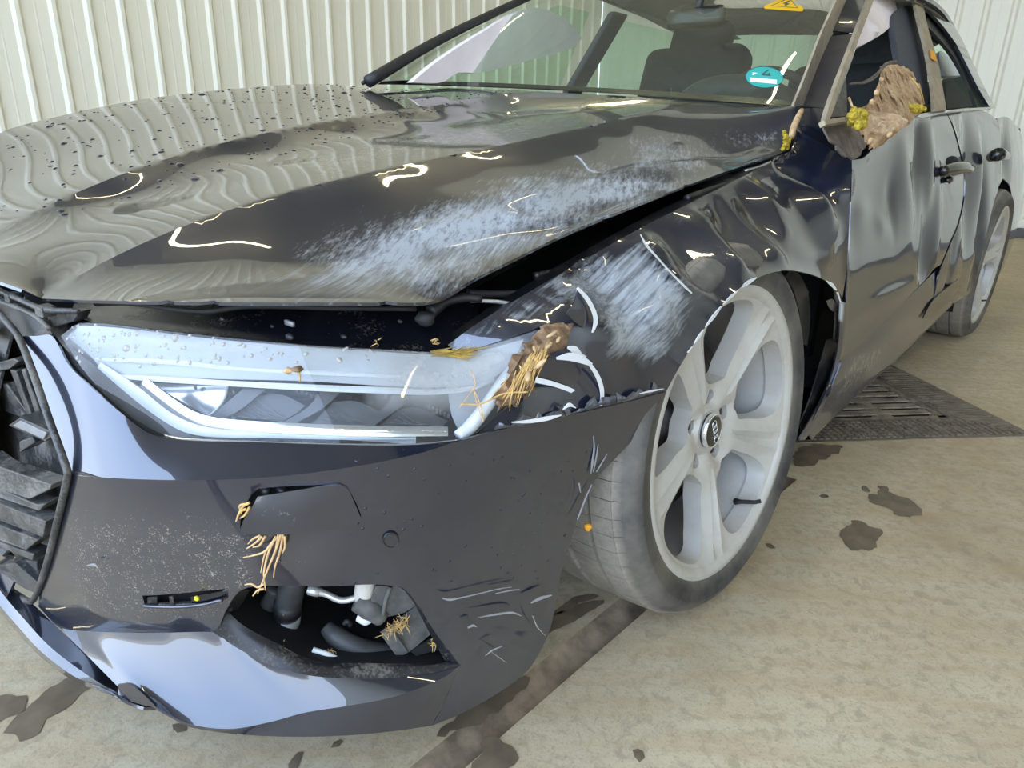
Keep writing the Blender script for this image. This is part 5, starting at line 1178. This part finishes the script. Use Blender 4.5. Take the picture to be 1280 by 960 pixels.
Mt = Matrix.Translation((0, 3.02, .58)) @ Matrix.Rotation(math.radians(-24), 4, 'X'); rbox('seat_back', (-.62, -.07, 0), (.62, .08, .56), CLOTH, RS, .06, Mt)
for x in (-.36, .36): rbox('headrest', (x-.13, -.05, .54), (x+.13, .05, .68), CLOTH, RS, .04, Mt)
obj('cabin_floor', box((-.86, .9, .22), (.86, 3.8, .28)), DARK, CAR, flat=True); obj('bulkhead', box((-.80, 1.0, .22), (.80, 1.04, .90)), DARK, CAR, flat=True)
obj('door_lining', orient(loft([[(.86, 1.0, .3), (.86, 1.9, .3), (.86, 2.8, .3)], [(.84, 1.0, .84), (.84, 1.9, .90), (.82, 2.8, .96)]], 10, 3, False), (-9, 1.5, .6)), CLOTH, CAR, solid=.02)
MR = empty('interior_mirror', (0, 1.56, 1.36), parent=CAR); rbox('mirror_case', (-.12, 1.54, 1.30), (.12, 1.58, 1.37), GLOSSBLK, MR, .02); obj('mirror_stem', tube([(0, 1.57, 1.36), (0, 1.60, 1.42), (0, 1.66, 1.45)], .014, 8), PLASTIC, MR)
# blown curtain airbags: one hanging in the open front window, one seen through the windscreen, one at the back
cut = [(1093, 0), (1110, -2), (1119, 3), (1122, 14), (1118, 26), (1108, 38), (1092, 49), (1076, 57), (1067, 62), (1064, 70), (1060, 79), (1056, 86), (1060, 70), (1068, 48), (1080, 24)]
CB = plate('curtain_airbag', cut, lambda u, v: Gp(u, v, .05), AIRBAG, CAR, .05, .02, bulge=(.03, 0, 0))
plate('curtain_airbag', [(1163, 40), (1172, 44), (1177, 53), (1172, 55), (1164, 50)], lambda u, v: Gp(u, v, .05), AIRBAG, CAR, .03, .02)
def FARX(u, v): return Xp(u, v, -.60)
obj('far_curtain_airbag', orient(region(Flank, [FARX(*q) for q in ((515, 103), (553, 103), (572, 91), (600, 91), (660, 76), (715, 60), (728, 48), (705, 22), (660, 10), (600, 42), (545, 78))], [], .04, corner=35), ORI), AIRBAG, CAR, solid=.03)
plate('sky_patch', [(1174, 65), (1180, 66), (1192, 78), (1207, 92), (1198, 94.5), (1176, 95)], lambda u, v: Gp(u, v, .10), plain('pale_sky_colour', (.62, .68, .78), .8, noise=.05), CAR, .02, .02)  # added plate, coloured pale blue as sky showing through the rear side window
plate('rear_side_glass_lower', [(1183, 97), (1210, 97), (1224, 132), (1184, 136)], lambda u, v: Gp(u, v, .18), CLOTH, CAR, .02)
# door handles, torn
HD = empty('door_handle', FB(1190, 210), parent=CAR)
hx = lambda u, v, d: FB(u, v)+np.array([d, -.0, 0])
obj('handle_grip', tube([hx(1172, 214, .012), hx(1180, 210, .030), hx(1190, 209, .036), hx(1199, 211, .030), hx(1206, 212, .012)], [.016, .020, .021, .018, .012], 12, 5), GLOSSBLK, HD)
obj('handle_recess', blob(FB(1190, 204)+np.array([-.004, 0, 0]), .05, 2, .05, 2, 3, (.3, 2.0, .5)), DARK, HD); obj('torn_stub', blob(FB(1182, 224)+np.array([.010, 0, 0]), .020, 2, .3, 4, 9, (.6, 1.2, .7)), GLOSSBLK, HD)
HD2 = empty('door_handle', FB(1250, 194), parent=CAR)
obj('handle_grip', tube([Xp(1240, 196, .93), Xp(1247, 193, .955), Xp(1257, 195, .955)], [.022, .026, .018], 10, 5), GLOSSBLK, HD2)

plate('sill_insert', [(1154, 398), (1163, 380), (1186, 358), (1200, 349), (1199, 360), (1180, 384)], lambda u, v: Xp(u, v, .962), GLOSSBLK, SILL, .003, .03)

# the far half of the nose: same panels mirrored, grille carried across
def mirror(o, name, par=CAR):
    c = bpy.data.objects.new(name, o.data); COL.objects.link(c); c.parent = par; c.scale = (-1, 1, 1)
    w = np.array(o['_w']); c.location = tuple(np.array([-w[0], w[1], w[2]])-np.array(par['_w'])); c['_w'] = [-w[0], w[1], w[2]]
    return c
mirror(BUMPER, 'front_bumper_half'); mirror(WING, 'front_wing')
HLR = empty('headlamp', (-.65, -.7, .6), parent=CAR)
for o in [q for q in bpy.data.objects if q.parent == HL and q.type == 'MESH' and q.name.split('.')[0] in ('lens', 'housing_back', 'upper_bezel', 'light_bar', 'lower_trim')]: mirror(o, o.name.split('.')[0], HLR)
s0, s1 = PLS[np.argmin(abs(PLAN[:, 0]+.50))], PLS[np.argmin(abs(PLAN[:, 0]-.27))]
gl = lambda s, z, d: Side.point(np.array([s]), np.array([z]), np.array([d]))[0]
obj('grille_back', orient(loft([[gl(s, z, d) for s in np.linspace(s0, s1, 14)] for z, d in ((.22, .035), (.45, .03), (.64, .10))], 30, 3), (0, -9, .4)), GRILLE, GR, solid=.004)
for k in range(9):
    z = .26+k*.043; dd = .012+max(0, z-.45)*.3
    obj('grille_slat', orient(loft([[gl(s, z-.012, dd+.006) for s in np.linspace(s0, s1, 10)], [gl(s, z, dd-.006) for s in np.linspace(s0, s1, 10)], [gl(s, z+.012, dd+.012) for s in np.linspace(s0, s1, 10)]], 20, 2), (0, -9, .4)), GRILLE, GR, solid=.006)
obj('lower_splitter_centre', orient(loft([[gl(s, z, d) for s in np.linspace(s0, s1, 10)] for z, d in ((.215, .015), (.17, -.01), (.15, .0))], 20, 3), (0, -9, .4)), PAINT, CAR, solid=.004)
# ---------------------------------------------------------------- soil, roots, straw
def strands(n, place, length, r, droop=.4, bend=.5, seed=1, dirs=None, spread=1.):
    """separate thin bent blades joined as one tuft"""
    rg = np.random.default_rng(seed); geo = []
    for k in range(n):
        p = np.array(place(rg)); d = rg.normal(size=3) if dirs is None else np.array(dirs, float)+rg.normal(size=3)*.45*spread
        d /= np.linalg.norm(d); L = length*rg.uniform(.5, 1.2); s = rg.normal(size=3)*bend; P = [p]
        for q in range(4):
            d = d+s*.18+np.array([0, 0, -droop*.12]); d /= np.linalg.norm(d); P.append(P[-1]+d*L/4)
        geo.append(tube(P, [r, r, r*.8, r*.4], 5, 2))
    return join(*geo)
def around(c, s): return lambda rg: np.array(c)+rg.normal(size=3)*np.array(s)
n_cam = lambda P: (ORI-P)/np.linalg.norm(ORI-P)
# earth wedged in the outer end of the headlamp
c = Hp(668, 448, -.006)
ew = empty('soil_wedge', c, 'brown soil with straw wedged between the headlamp end and the torn wing', 'soil')
px = [(620, 492), (640, 466), (655, 440), (668, 418), (690, 405), (704, 403), (712, 411), (711, 424), (700, 444), (680, 468), (662, 488), (640, 505), (626, 508)]
V, F = region(Side, [Hp(u, v, -.006) for u, v in px], [Hp(660, 455, -.022), Hp(688, 425, -.020), Hp(642, 485, -.018)], .004, corner=50)
V = V+np.array([n_cam(p)*(.0035*math.sin(p@np.array([310, 190, 270]))+.003*math.sin(p@np.array([-520, 410, 330]))) for p in V])
obj('soil_body', orient((V, F), ORI), SOILD, ew, solid=.012, split=60)
for k, (u, v, s) in enumerate(((690, 418, 1.0), (675, 455, 1.3), (686, 432, .8), (698, 424, .7), (660, 470, 1.), (668, 436, .7))):
    b_, f_ = blob((0, 0, 0), .0048*s, 2, .2, 3, k, (1.8, .8, .5), Matrix.Rotation(.6+k*.4, 3, 'Z') @ Matrix.Rotation(-.6, 3, 'Y')); obj('wood_chip', (b_+Hp(u, v, -.022), f_), BARK, ew)
tag(obj('straw', strands(60, lambda rg: (lambda t: Hp(644+t*42+rg.normal()*4, 470-t*40+rg.normal()*4, -.021))(rg.uniform(0, 1)), .045, .0007, .3, .25, 3, (-.02, -.42, -.62), .22), STRAW, ew), kind='stuff')
obj('straw_blade', tube([Hp(660, 490, -.02), Hp(630, 492, -.014), Hp(600, 505, -.012), Hp(576, 505, -.010)], .0012, 6, 6), STRAW, ew)
for P in ([(574, 510), (592, 485), (594, 478), (588, 462)], [(592, 486), (598, 512), (604, 526)], [(604, 528), (601, 508), (594, 490)]): obj('root_hair', tube([Hp(u, v, -.006) for u, v in P], .0007, 5, 5), ROOT, ew)
tu = empty('straw_tuft', Hp(560, 438, .0), 'small tuft of olive straw lying along the top edge of the headlamp lens', 'straw')
tag(obj('straw', strands(60, lambda rg: Hp(rg.uniform(538, 578), rg.uniform(439, 446), -.003), .035, .0007, .1, .15, 5, (.36, .50, .06), .16), plain('olive_straw', (.42, .28, .06), .8, noise=.4, scale=90), tu), kind='stuff')
for k, (u, v, d, lb) in enumerate(((471, 428, .115, 'tiny straw scrap lying on the dirty panel behind the headlamp'), (541, 427, .113, 'fan of straw husk standing at the front tip of the wing'))):
    h = empty('straw_scrap', Bp(u, v, d), lb, 'straw'); P0 = Bp(u, v, d)
    obj('straw', strands(9 if k else 4, around(P0, (.003, .002, .002)), .010, .0007, .1, .8, 20+k, (.5, .5, .4), 1.4), STRAW, h)
bs = empty('insect_smear', Hp(370, 461, -.003), 'brown smear with a small hole on the middle of the headlamp lens', 'smear')
obj('smear_body', blob(Hp(372, 461, -.0025), .0075, 2, .35, 4, 3, (1.2, 1, .5)), SOILD, bs); obj('smear_body', blob(Hp(360, 463, -.0025), .0055, 2, .35, 4, 8, (1.3, 1, .6)), BARK, bs); obj('smear_run', tube([Hp(374, 464, -.002), Hp(374.5, 470, -.002), Hp(375, 477, -.002)], .0012, 6, 3), STRAW, bs)
# roots at the washer cover
def roots(name, lb, paths, fn, r, mat=ROOT):
    e = empty(name, fn(*paths[0][0]), lb, 'root')
    for P in paths: obj('root_strand', tube([fn(*q) for q in P], [r, r*.9, r*.7, r*.45], 7, 6), mat, e)
    return e
B0 = lambda u, v, d=-.008: Bp(u, v, d)
roots('root_bundle', 'pale forked root bundle hanging below the loose washer cover', [[(352, 666), (346, 684), (338, 704), (328, 728), (322, 742)], [(348, 668), (344, 690), (334, 712)], [(354, 668), (350, 690), (344, 708), (342, 722)], [(345, 670), (336, 690), (330, 716), (332, 738)], [(330, 730), (322, 734), (314, 730), (306, 731)], [(330, 736), (322, 738), (316, 745)], [(340, 680), (330, 690), (318, 694), (304, 697)], [(350, 670), (342, 676), (332, 690), (326, 716)],
    [(356, 670), (356, 684), (353, 692)]], B0, .0016)
rt = roots('root_tuft', 'short brown root wisps under the left end of the washer cover', [[(328, 670), (320, 678), (308, 686)], [(332, 670), (324, 682), (316, 684)], [(326, 669), (316, 674), (310, 680)]], B0, .0016)
rk = roots('root_tuft', 'little tuft of straw at the left corner of the washer cover', [[(312, 628), (303, 634), (296, 648)], [(310, 630), (300, 632), (302, 642)], [(308, 636), (300, 640), (295, 652)], [(312, 634), (306, 644), (300, 648)]], lambda u, v: Bp(u, v, -.022), .0017, STRAW)
ob = empty('straw_clump', Bp(500, 778, .05), 'clump of orange straw resting on the duct box in the torn bumper opening', 'straw')
tag(obj('straw', strands(70, lambda rg: (lambda t: Bp(481+t*30+rg.normal()*2, 791-t*15+rg.normal()*2, .050))(rg.uniform(0, 1)), .016, .0006, .1, .6, 8), STRAW, ob), kind='stuff')
for k, (u, v, d, lb) in enumerate(((346, 812, .036, 'small straw scrap on the dark rim under the grey hose'), (414, 815, .06, 'orange straw bit beside the white rod in the bumper opening'), (542, 804, .045, 'yellowish straw bit at the right corner of the bumper opening'), (359, 769, .088, 'crust of straw round the grey hose cuff'))):
    e = empty('straw_scrap', Bp(u, v, d), lb, 'straw'); P0 = Bp(u, v, d)
    obj('straw', strands(14, around(P0, (.006, .004, .0015) if k == 3 else (.003, .003, .002)), .010, .0007, .1, .5, 30+k), STRAW, e)
e = empty('straw_scrap', Bp(735, 659, .03), 'fluffy orange fleck stuck between bumper edge and front tyre', 'straw')
obj('fleck', blob(Bp(735, 659, .025), .006, 2, .4, 5, 4), ORANGE, e)
# moss in the slot beside the bonnet corner
e = empty('moss_line', Xp(986, 172, .79), 'yellow moss and bark crammed in the gap behind the bonnet corner', 'moss')
obj('bark_strip', tube([Xp(1002, 138, .775), Xp(996, 150, .785), Xp(992, 160, .79), Xp(989, 172, .795)], [.006, .008, .008, .007], 8, 5), BARK, e)
tag(obj('moss', join(*[blob(Xp(984+rg_[0]*2.2, 177+rg_[1]*5, .795+rg_[2]*.004), .0045, 2, .5, 5, k) for k, rg_ in enumerate(np.random.default_rng(2).normal(size=(34, 3)))]), MOSS, e), kind='stuff')
# clod in the broken front window
cc_ = lambda u, v, d=0.: Gp(u, v, d)
cl = empty('earth_clod', cc_(1115, 130, .02), 'large dry tan clod of earth stuck in the broken front side window', 'clod')
px = [(1066, 142), (1075, 138), (1086, 131), (1094, 118), (1098, 104), (1100, 86), (1108, 79), (1118, 77), (1130, 82), (1138, 89), (1145, 98), (1151, 108), (1154, 120), (1154, 133), (1149, 143), (1139, 151), (1125, 163), (1108, 176), (1096, 185), (1086, 187), (1080, 176), (1074, 162)]
rj = np.random.default_rng(9); px = [(u*(1-t)+U*t+rj.normal()*1.6*(t > 0), v*(1-t)+W_*t+rj.normal()*1.6*(t > 0)) for (u, v), (U, W_) in zip(px, px[1:]+px[:1]) for t in (0, .33, .66)]
V, F = region(Flank, [cc_(u, v, .02) for u, v in px], [cc_(1118, 100, -.07), cc_(1120, 128, -.11), cc_(1100, 150, -.09), cc_(1138, 120, -.07), cc_(1090, 165, -.06), cc_(1130, 142, -.06), cc_(1085, 148, -.05)], .006, corner=18)
rg = np.random.default_rng(4)
rim_d = segdist(V[:, 1:], np.array([cc_(u, v, .02) for u, v in px])[:, 1:])
def rough(p, k=1.):
    q = Vector(p); r = mnoise.fractal(q*16, .8, 2.1, 7)*.030+(1-abs(mnoise.noise(q*38)))*.016-mnoise.noise(q*9)*.025
    return k*r
FV = np.array([p+n_cam(p)*rough(p, 1.3)*min(1, .15+rd/.025) for p, rd in zip(V, rim_d)]); BV = np.array([p-n_cam(p)*.12*min(1, rd/.06) for p, rd in zip(V, rim_d)])
obj('clod_body', join((FV, orient((FV, F), ORI)[1]), (BV, [tuple(q)[::-1] for q in orient((FV, F), ORI)[1]])), SOIL, cl)
for k, (u, v) in enumerate(((1096, 116), (1090, 128), (1089, 176), (1102, 100), (1112, 168))):
    b_, f_ = blob((0, 0, 0), .011, 1, .4, 3, 70+k, (.4, 1.3, .7)); obj('bark_flake', (b_+cc_(u, v, -.08), f_), BARK, cl)
md = empty('mud_patch', cc_(1055, 172, 0), 'dark brown wet mud packed under the mirror corner of the front window', 'mud')
px = [(1031, 153), (1048, 151), (1066, 150), (1074, 162), (1084, 180), (1076, 194), (1066, 199), (1058, 196), (1046, 187), (1036, 172)]
px = [(u*(1-t)+U*t+rj.normal()*1.4*(t > 0), v*(1-t)+W_*t+rj.normal()*1.4*(t > 0)) for (u, v), (U, W_) in zip(px, px[1:]+px[:1]) for t in (0, .33, .66)]
V, F = region(Flank, [cc_(u, v, .02) for u, v in px], [cc_(1055, 172, -.02), cc_(1066, 184, -.03)], .007, corner=18)
for i, p in enumerate(V): V[i] = p+n_cam(p)*rough(p, .5)
obj('mud_body', orient((V, F), ORI), MUDGREY, md, solid=.004, split=60)
ms = empty('moss_tuft', cc_(1074, 148, -.03), 'bright yellow moss tuft at the left foot of the earth clod', 'moss')
tag(obj('moss', join(*[blob(cc_(1074+q[0]*4.2, 148+q[1]*5.5, -.035+q[2]*.008), .0075, 2, .55, 5, k) for k, q in enumerate(np.random.default_rng(6).normal(size=(46, 3)))]), MOSS, ms), kind='stuff')
m2 = empty('moss_tuft', cc_(1146, 138, -.05), 'greenish moss tuft at the right end of the earth clod', 'moss')
tag(obj('moss', join(*[blob(cc_(1146+q[0]*4, 136+q[1]*1.8, -.045+q[2]*.006), .006, 2, .55, 5, k) for k, q in enumerate(np.random.default_rng(8).normal(size=(22, 3)))]), MOSS, m2), kind='stuff')
tw = empty('twig', cc_(1085, 104, 0), 'thin grey forked twig poking from the clod into the car', 'twig')
obj('twig_stem', tube([cc_(1120, 78, -.01), cc_(1108, 80, .0), cc_(1097, 92, .02), cc_(1080, 103, .03), cc_(1062, 105, .04)], [.006, .005, .0045, .003], 7, 5), MUDGREY, tw); obj('twig_branch', tube([cc_(1098, 93, .02), cc_(1090, 100, .0), cc_(1079, 104, -.01)], .0028, 6, 4), MUDGREY, tw)
g1 = empty('grass_blade', cc_(1150, 120, -.05), 'single dry grass blade arched over the right of the clod', 'grass'); obj('blade', tube([cc_(1140, 98, -.07), cc_(1149, 110, -.08), cc_(1155, 130, -.05)], .0022, 5, 5), STRAW, g1)
g2 = empty('grass_blade', cc_(1064, 130, 0), 'straight pale stalk standing left of the yellow moss', 'grass'); obj('blade', tube([cc_(1061, 122, .0), cc_(1064, 130, .0), cc_(1067, 138, 0)], .0030, 5), ROOT, g2)
# ---------------------------------------------------------------- wet marks and litter on the floor
def puddle(px, lb, seed, wob=.012):
    P = np.array([Zp(u, v, 0)[:2] for u, v in px]); C = smooth_outline(np.c_[P, np.zeros(len(P))], .012, 170)[:, :2]; rg = np.random.default_rng(seed); k = len(C)
    ph = rg.uniform(0, 6.3, 4); s = np.linspace(0, 2*math.pi, k, endpoint=False); L = arclen(np.vstack([C, C[:1]]))
    T = np.roll(C, -1, 0)-np.roll(C, 1, 0); Nn = np.c_[T[:, 1], -T[:, 0]]; Nn /= np.linalg.norm(Nn, axis=1)[:, None]+1e-9
    w = sum(math.sin(0)+np.sin(s*round(L*f)+p)/(1+j*.5) for j, (f, p) in enumerate(zip((14, 31, 67, 110), ph))); C = C+Nn*(w*wob*.30)[:, None]
    V = [Vector(q) for q in C]; v, _, f = delaunay_2d_cdt(V, [(i, (i+1) % k) for i in range(k)], [], 0, 1e-7)[:3]
    A = np.array([q[:] for q in v]); F = [tuple(q) for q in f if inside(np.array([A[list(q)].mean(0)]), C)[0]]
    o = obj('wet_patch', orient((np.c_[A, np.full(len(A), .0012)], F), (1, 1, 60)), WET, None, (float(A[:, 0].mean()), float(A[:, 1].mean()), 0), flat=True); tag(o, lb, 'puddle')
puddle([(1096, 607), (1106, 609), (1114, 615), (1122, 620), (1140, 626), (1152, 638), (1148, 645), (1135, 647), (1122, 644), (1105, 634), (1087, 627), (1085, 618), (1098, 618)], 'wet patch with a ragged upper arm, the farther of two beside the drain', 1)
puddle([(1076, 608), (1081, 607), (1086, 612), (1086, 616), (1079, 614)], 'tiny wet spot just left of the ragged wet patch', 2, .005)
puddle([(1055, 660), (1074, 651), (1089, 658), (1103, 665), (1096, 678), (1088, 690), (1075, 688), (1062, 686), (1051, 674)], 'squarish wet patch, the nearer of two below the drain', 3)
puddle([(1024, 620), (1032, 618), (1037, 621), (1028, 623)], 'small oval wet spot between the sill and the squarish wet patch', 4, .003)
puddle([(957, 680), (964, 680), (970, 686), (962, 686)], 'small dark oval spot on the floor right of the front wheel', 5, .003)
puddle([(101, 846), (110, 851), (118, 856), (104, 868), (97, 872), (80, 886), (60, 902), (41, 921), (24, 925), (8, 918), (18, 900), (30, 886), (45, 876), (64, 860), (84, 848)], 'long dark wet streak in the corner below the bumper', 6)
puddle([(-14, 876), (4, 870), (20, 867), (33, 876), (30, 888), (14, 898), (-14, 904)], 'round wet patch joining the streak at the picture edge', 7)
puddle([(684, 778), (700, 766), (722, 757), (752, 749), (756, 752), (738, 765), (704, 784), (680, 793)], 'narrow dark wet band between bumper and front tyre', 8, .006)
puddle([(552, 912), (580, 886), (604, 870), (640, 850), (660, 846), (658, 860), (630, 882), (612, 898), (580, 910), (552, 923)], 'long wet band under the bumper corner along the joint', 9)
puddle([(588, 962), (600, 940), (608, 926), (622, 920), (642, 938), (646, 950), (636, 964)], 'wet patch at the bottom edge beside the floor joint', 10)
puddle([(790, 938), (798, 935), (806, 941), (800, 952), (793, 946)], 'small dark splash on open floor below the front wheel', 11, .006)
puddle([(214, 906), (224, 904), (234, 912), (222, 917)], 'little wet mark under the left end of the bumper lip', 12, .004)
puddle([(362, 956), (368, 944), (378, 938), (382, 942), (374, 952), (372, 962), (362, 964)], 'wet mark under the middle of the bumper lip', 13, .005)
puddle([(414, 935), (420, 926), (430, 924), (424, 933)], 'tiny wet mark right of the one under the middle of the lip', 14, .003)
puddle([(992, 570), (1004, 558), (1030, 556), (1052, 558), (1048, 566), (1026, 576), (1010, 584), (994, 582)], 'sooty stain under the rear of the wing beside the drain', 15)
puddle([(690, 770), (712, 750), (740, 742), (748, 746), (722, 756), (700, 768)], 'dim wet smear on the concrete next to the front tyre tread', 16, .005)
for k, (u, v, s, lb) in enumerate(((1017, 600, .010, 'dark plastic splinter on the floor by the sooty stain'), (1014, 594, .006, 'white glass crumb near the dark plastic splinter'), (1100, 605, .004, 'white crumb above the ragged wet patch'), (1085, 549, .006, 'white crumb on the front strip of the drain frame'), (1015, 614, .005, 'pale crumb below the dark plastic splinter'), (745, 640, .0, ''), (640, 782, .006, 'grit crumb in the floor joint'), (610, 915, .008, 'bark crumb in the floor joint'))):
    if s: b_, f_ = blob((0, 0, 0), s, 1, .4, 3, k, (1.6, 1, .4)); tag(obj('floor_crumb', (b_+np.array([0, 0, s*.35]), f_), [PLASTIC, WHITE, WHITE, WHITE, WHITE, WHITE, ALLOY, BARK][k], None, tuple(Zp(u, v, .006 if k == 3 else -.016 if k > 5 else 0)), flat=True), lb, 'crumb')
# rain drops beaded on bonnet and lens
rg = np.random.default_rng(11)
def beads(name, surf, par, n, test, size, mat):
    V, F = surf; V = np.asarray(V); C = np.array([V[list(f)].mean(0) for f in F]); px_ = proj(C); ok = np.nonzero(test(px_))[0]
    if len(ok) == 0: return
    geo = []
    for k in range(n):
        i = ok[rg.integers(len(ok))]; a, b, c = [V[q] for q in F[i][:3]]; w = rg.dirichlet((1, 1, 1)); p = a*w[0]+b*w[1]+c*w[2]; nn = np.cross(b-a, c-a); nn /= np.linalg.norm(nn)+1e-12
        t = np.cross(nn, rg.normal(size=3)); t /= np.linalg.norm(t); s = np.cross(nn, t); R = size*rg.uniform(.5, 1.4)*(1.8 if rg.random() < .08 else 1)
        ring = [p+R*(math.cos(q)*t*1.3+math.sin(q)*s) for q in np.linspace(0, 2*math.pi, 8, endpoint=False)]; r2 = [p+.6*R*(math.cos(q)*t*1.3+math.sin(q)*s)+nn*R*.35 for q in np.linspace(0, 2*math.pi, 8, endpoint=False)]
        geo.append((np.array(ring+r2+[p+nn*R*.48]), [(q, (q+1) % 8, 8+(q+1) % 8, 8+q) for q in range(8)]+[(8+q, 8+(q+1) % 8, 16) for q in range(8)]))
    tag(obj(name, join(*geo), mat, par), kind='stuff')
hm = HOOD.data; HV = np.array([v.co[:] for v in hm.vertices])+np.array(CAR['_w']); HF = [tuple(p.vertices) for p in hm.polygons]
beads('rain_drops', (HV, HF), HOOD, 420, lambda q: (q[:, 0] < 640) & (q[:, 0] > -20) & (q[:, 1] < 290-.27*q[:, 0]), .0038, DROP)
bmv = np.array([v.co[:] for v in BUMPER.data.vertices])+np.array(CAR['_w']); bf = [tuple(p.vertices) for p in BUMPER.data.polygons]
beads('rain_drops', (bmv, bf), BUMPER, 60, lambda q: (q[:, 0] > 420) & (q[:, 1] > 560) & (q[:, 1] < 730), .0017, DROP)
lm_ = np.array([v.co[:] for v in LENSO.data.vertices])+np.array(HL['_w']); lf = [tuple(p.vertices) for p in LENSO.data.polygons]
beads('rain_drops', (lm_, lf), LENSO, 90, lambda q: (q[:, 1] < 455) & (q[:, 0] < 480), .0020, plain('clear_bead', (.35, .34, .30), .05, Coat_Weight=.5))
# scratches gouged in the bumper
for px, w_ in (([(553, 748), (562, 750), (574, 748), (600, 742), (626, 736), (640, 734)], [2, 4, 2, 1.5, 1.2, .5]), ([(598, 772), (622, 768), (640, 766), (652, 770)], [.6, 3.5, 4, .8]), ([(664, 754), (676, 748), (690, 744)], [2, 6, 2]), ([(585, 785), (592, 782), (596, 784)], [3, 4, 1]), ([(607, 820), (616, 813), (628, 808)], [.6, 2.4, .6]), ([(614, 815), (624, 822), (634, 829)], [.6, 1.6, .4]), ([(666, 770), (672, 784), (682, 795)], [1, 2, .5]),
                ([(742, 545), (743, 560), (741, 578), (739, 592)], [1, 2.5, 3.5, 1]), ([(748, 555), (746, 570), (742, 590)], [.6, 2, 1]), ([(759, 568), (752, 580), (746, 590)], [.6, 1.6, 1]), ([(724, 604), (726, 616)], [2.5, 1]), ([(740, 606), (732, 624), (726, 640), (722, 650)], [1, 2.5, 2, 1]), ([(108, 707), (118, 706), (122, 710)], [1, 4, 1]), ([(620, 742), (640, 738), (650, 737)], [1, 2, 1])):
    strip('gouge', px, 2, plain('gouge_white', (.30, .30, .31), .55) if 'gouge_white' not in bpy.data.materials else bpy.data.materials['gouge_white'], .0, .0045, BUMPER, [q*.6 for q in w_])
# ragged torn edge along the split between wing and bumper
rg = np.random.default_rng(3)
def ragged(name, px, hgt, mat, d0, lift):
    px = np.array(px, float); up = []
    for k in range(len(px)*4-3):
        t = k/4; i = min(int(t), len(px)-2); q = px[i]*(1-(t-i))+px[i+1]*(t-i); up.append((q[0]+rg.normal()*1.2, q[1]-hgt*rg.uniform(.1, 1.)))
    rows = []
    low = [px[min(int(k/4), len(px)-2)]*(1-(k/4-min(int(k/4), len(px)-2)))+px[min(int(k/4), len(px)-2)+1]*(k/4-min(int(k/4), len(px)-2)) for k in range(len(up))]
    A = [Bp(u, v, d0) for u, v in low]; B = [Bp(u, v, d0) for u, v in up]; Bq = [q+(ORI-q)/np.linalg.norm(ORI-q)*lift*rg.uniform(.3, 1.2) for q in B]; M_ = [(a+b)/2+(ORI-a)/np.linalg.norm(ORI-a)*lift*rg.uniform(.2, 1) for a, b in zip(A, Bq)]
    n = len(A); V = np.array(A+M_+Bq); F = [(r*n+k, r*n+k+1, (r+1)*n+k+1, (r+1)*n+k) for r in (0, 1) for k in range(n-1)]
    return obj(name, orient((V, F), ORI), mat, WING, solid=.0015, flat=True, split=0)
CHEW = plain('chewed_edge', (.10, .105, .12), .3, noise=.6, scale=90, Coat_Weight=.6)
ragged('torn_edge', [(618, 537), (640, 534), (662, 530), (684, 526), (706, 521)], 13, CHEW, .002, .008)
ragged('torn_edge', [(708, 520), (730, 514), (752, 509), (770, 505)], 17, CHEW, -.001, .010)
ragged('torn_edge', [(772, 504), (790, 500), (810, 495), (828, 491)], 16, CHEW, -.012, .010)
strip('bare_primer_edge', [(640, 528), (660, 527), (685, 523), (702, 519)], 4, CREASEW, -.002, .014, WING, [1, 4, 5, 1])
strip('bare_primer_edge', [(704, 512), (712, 506), (720, 510)], 4, CREASEW, -.002, .014, WING, [1, 5, 1])
strip('bare_primer_edge', [(800, 492), (814, 489), (830, 486)], 2, CREASEW, -.02, .014, WING, [.6, 2.2, .6])
# keep to thing > part > sub-part, then tidy up
def depth(o):
    k = 0
    while o.parent: o = o.parent; k += 1
    return k
for o in sorted(bpy.data.objects, key=depth, reverse=True):
    while depth(o) > 2:
        o.parent = o.parent.parent; o.location = tuple(np.array(o['_w'])-np.array(o.parent['_w']))
for o in bpy.data.objects:
    if '_w' in o: del o['_w']
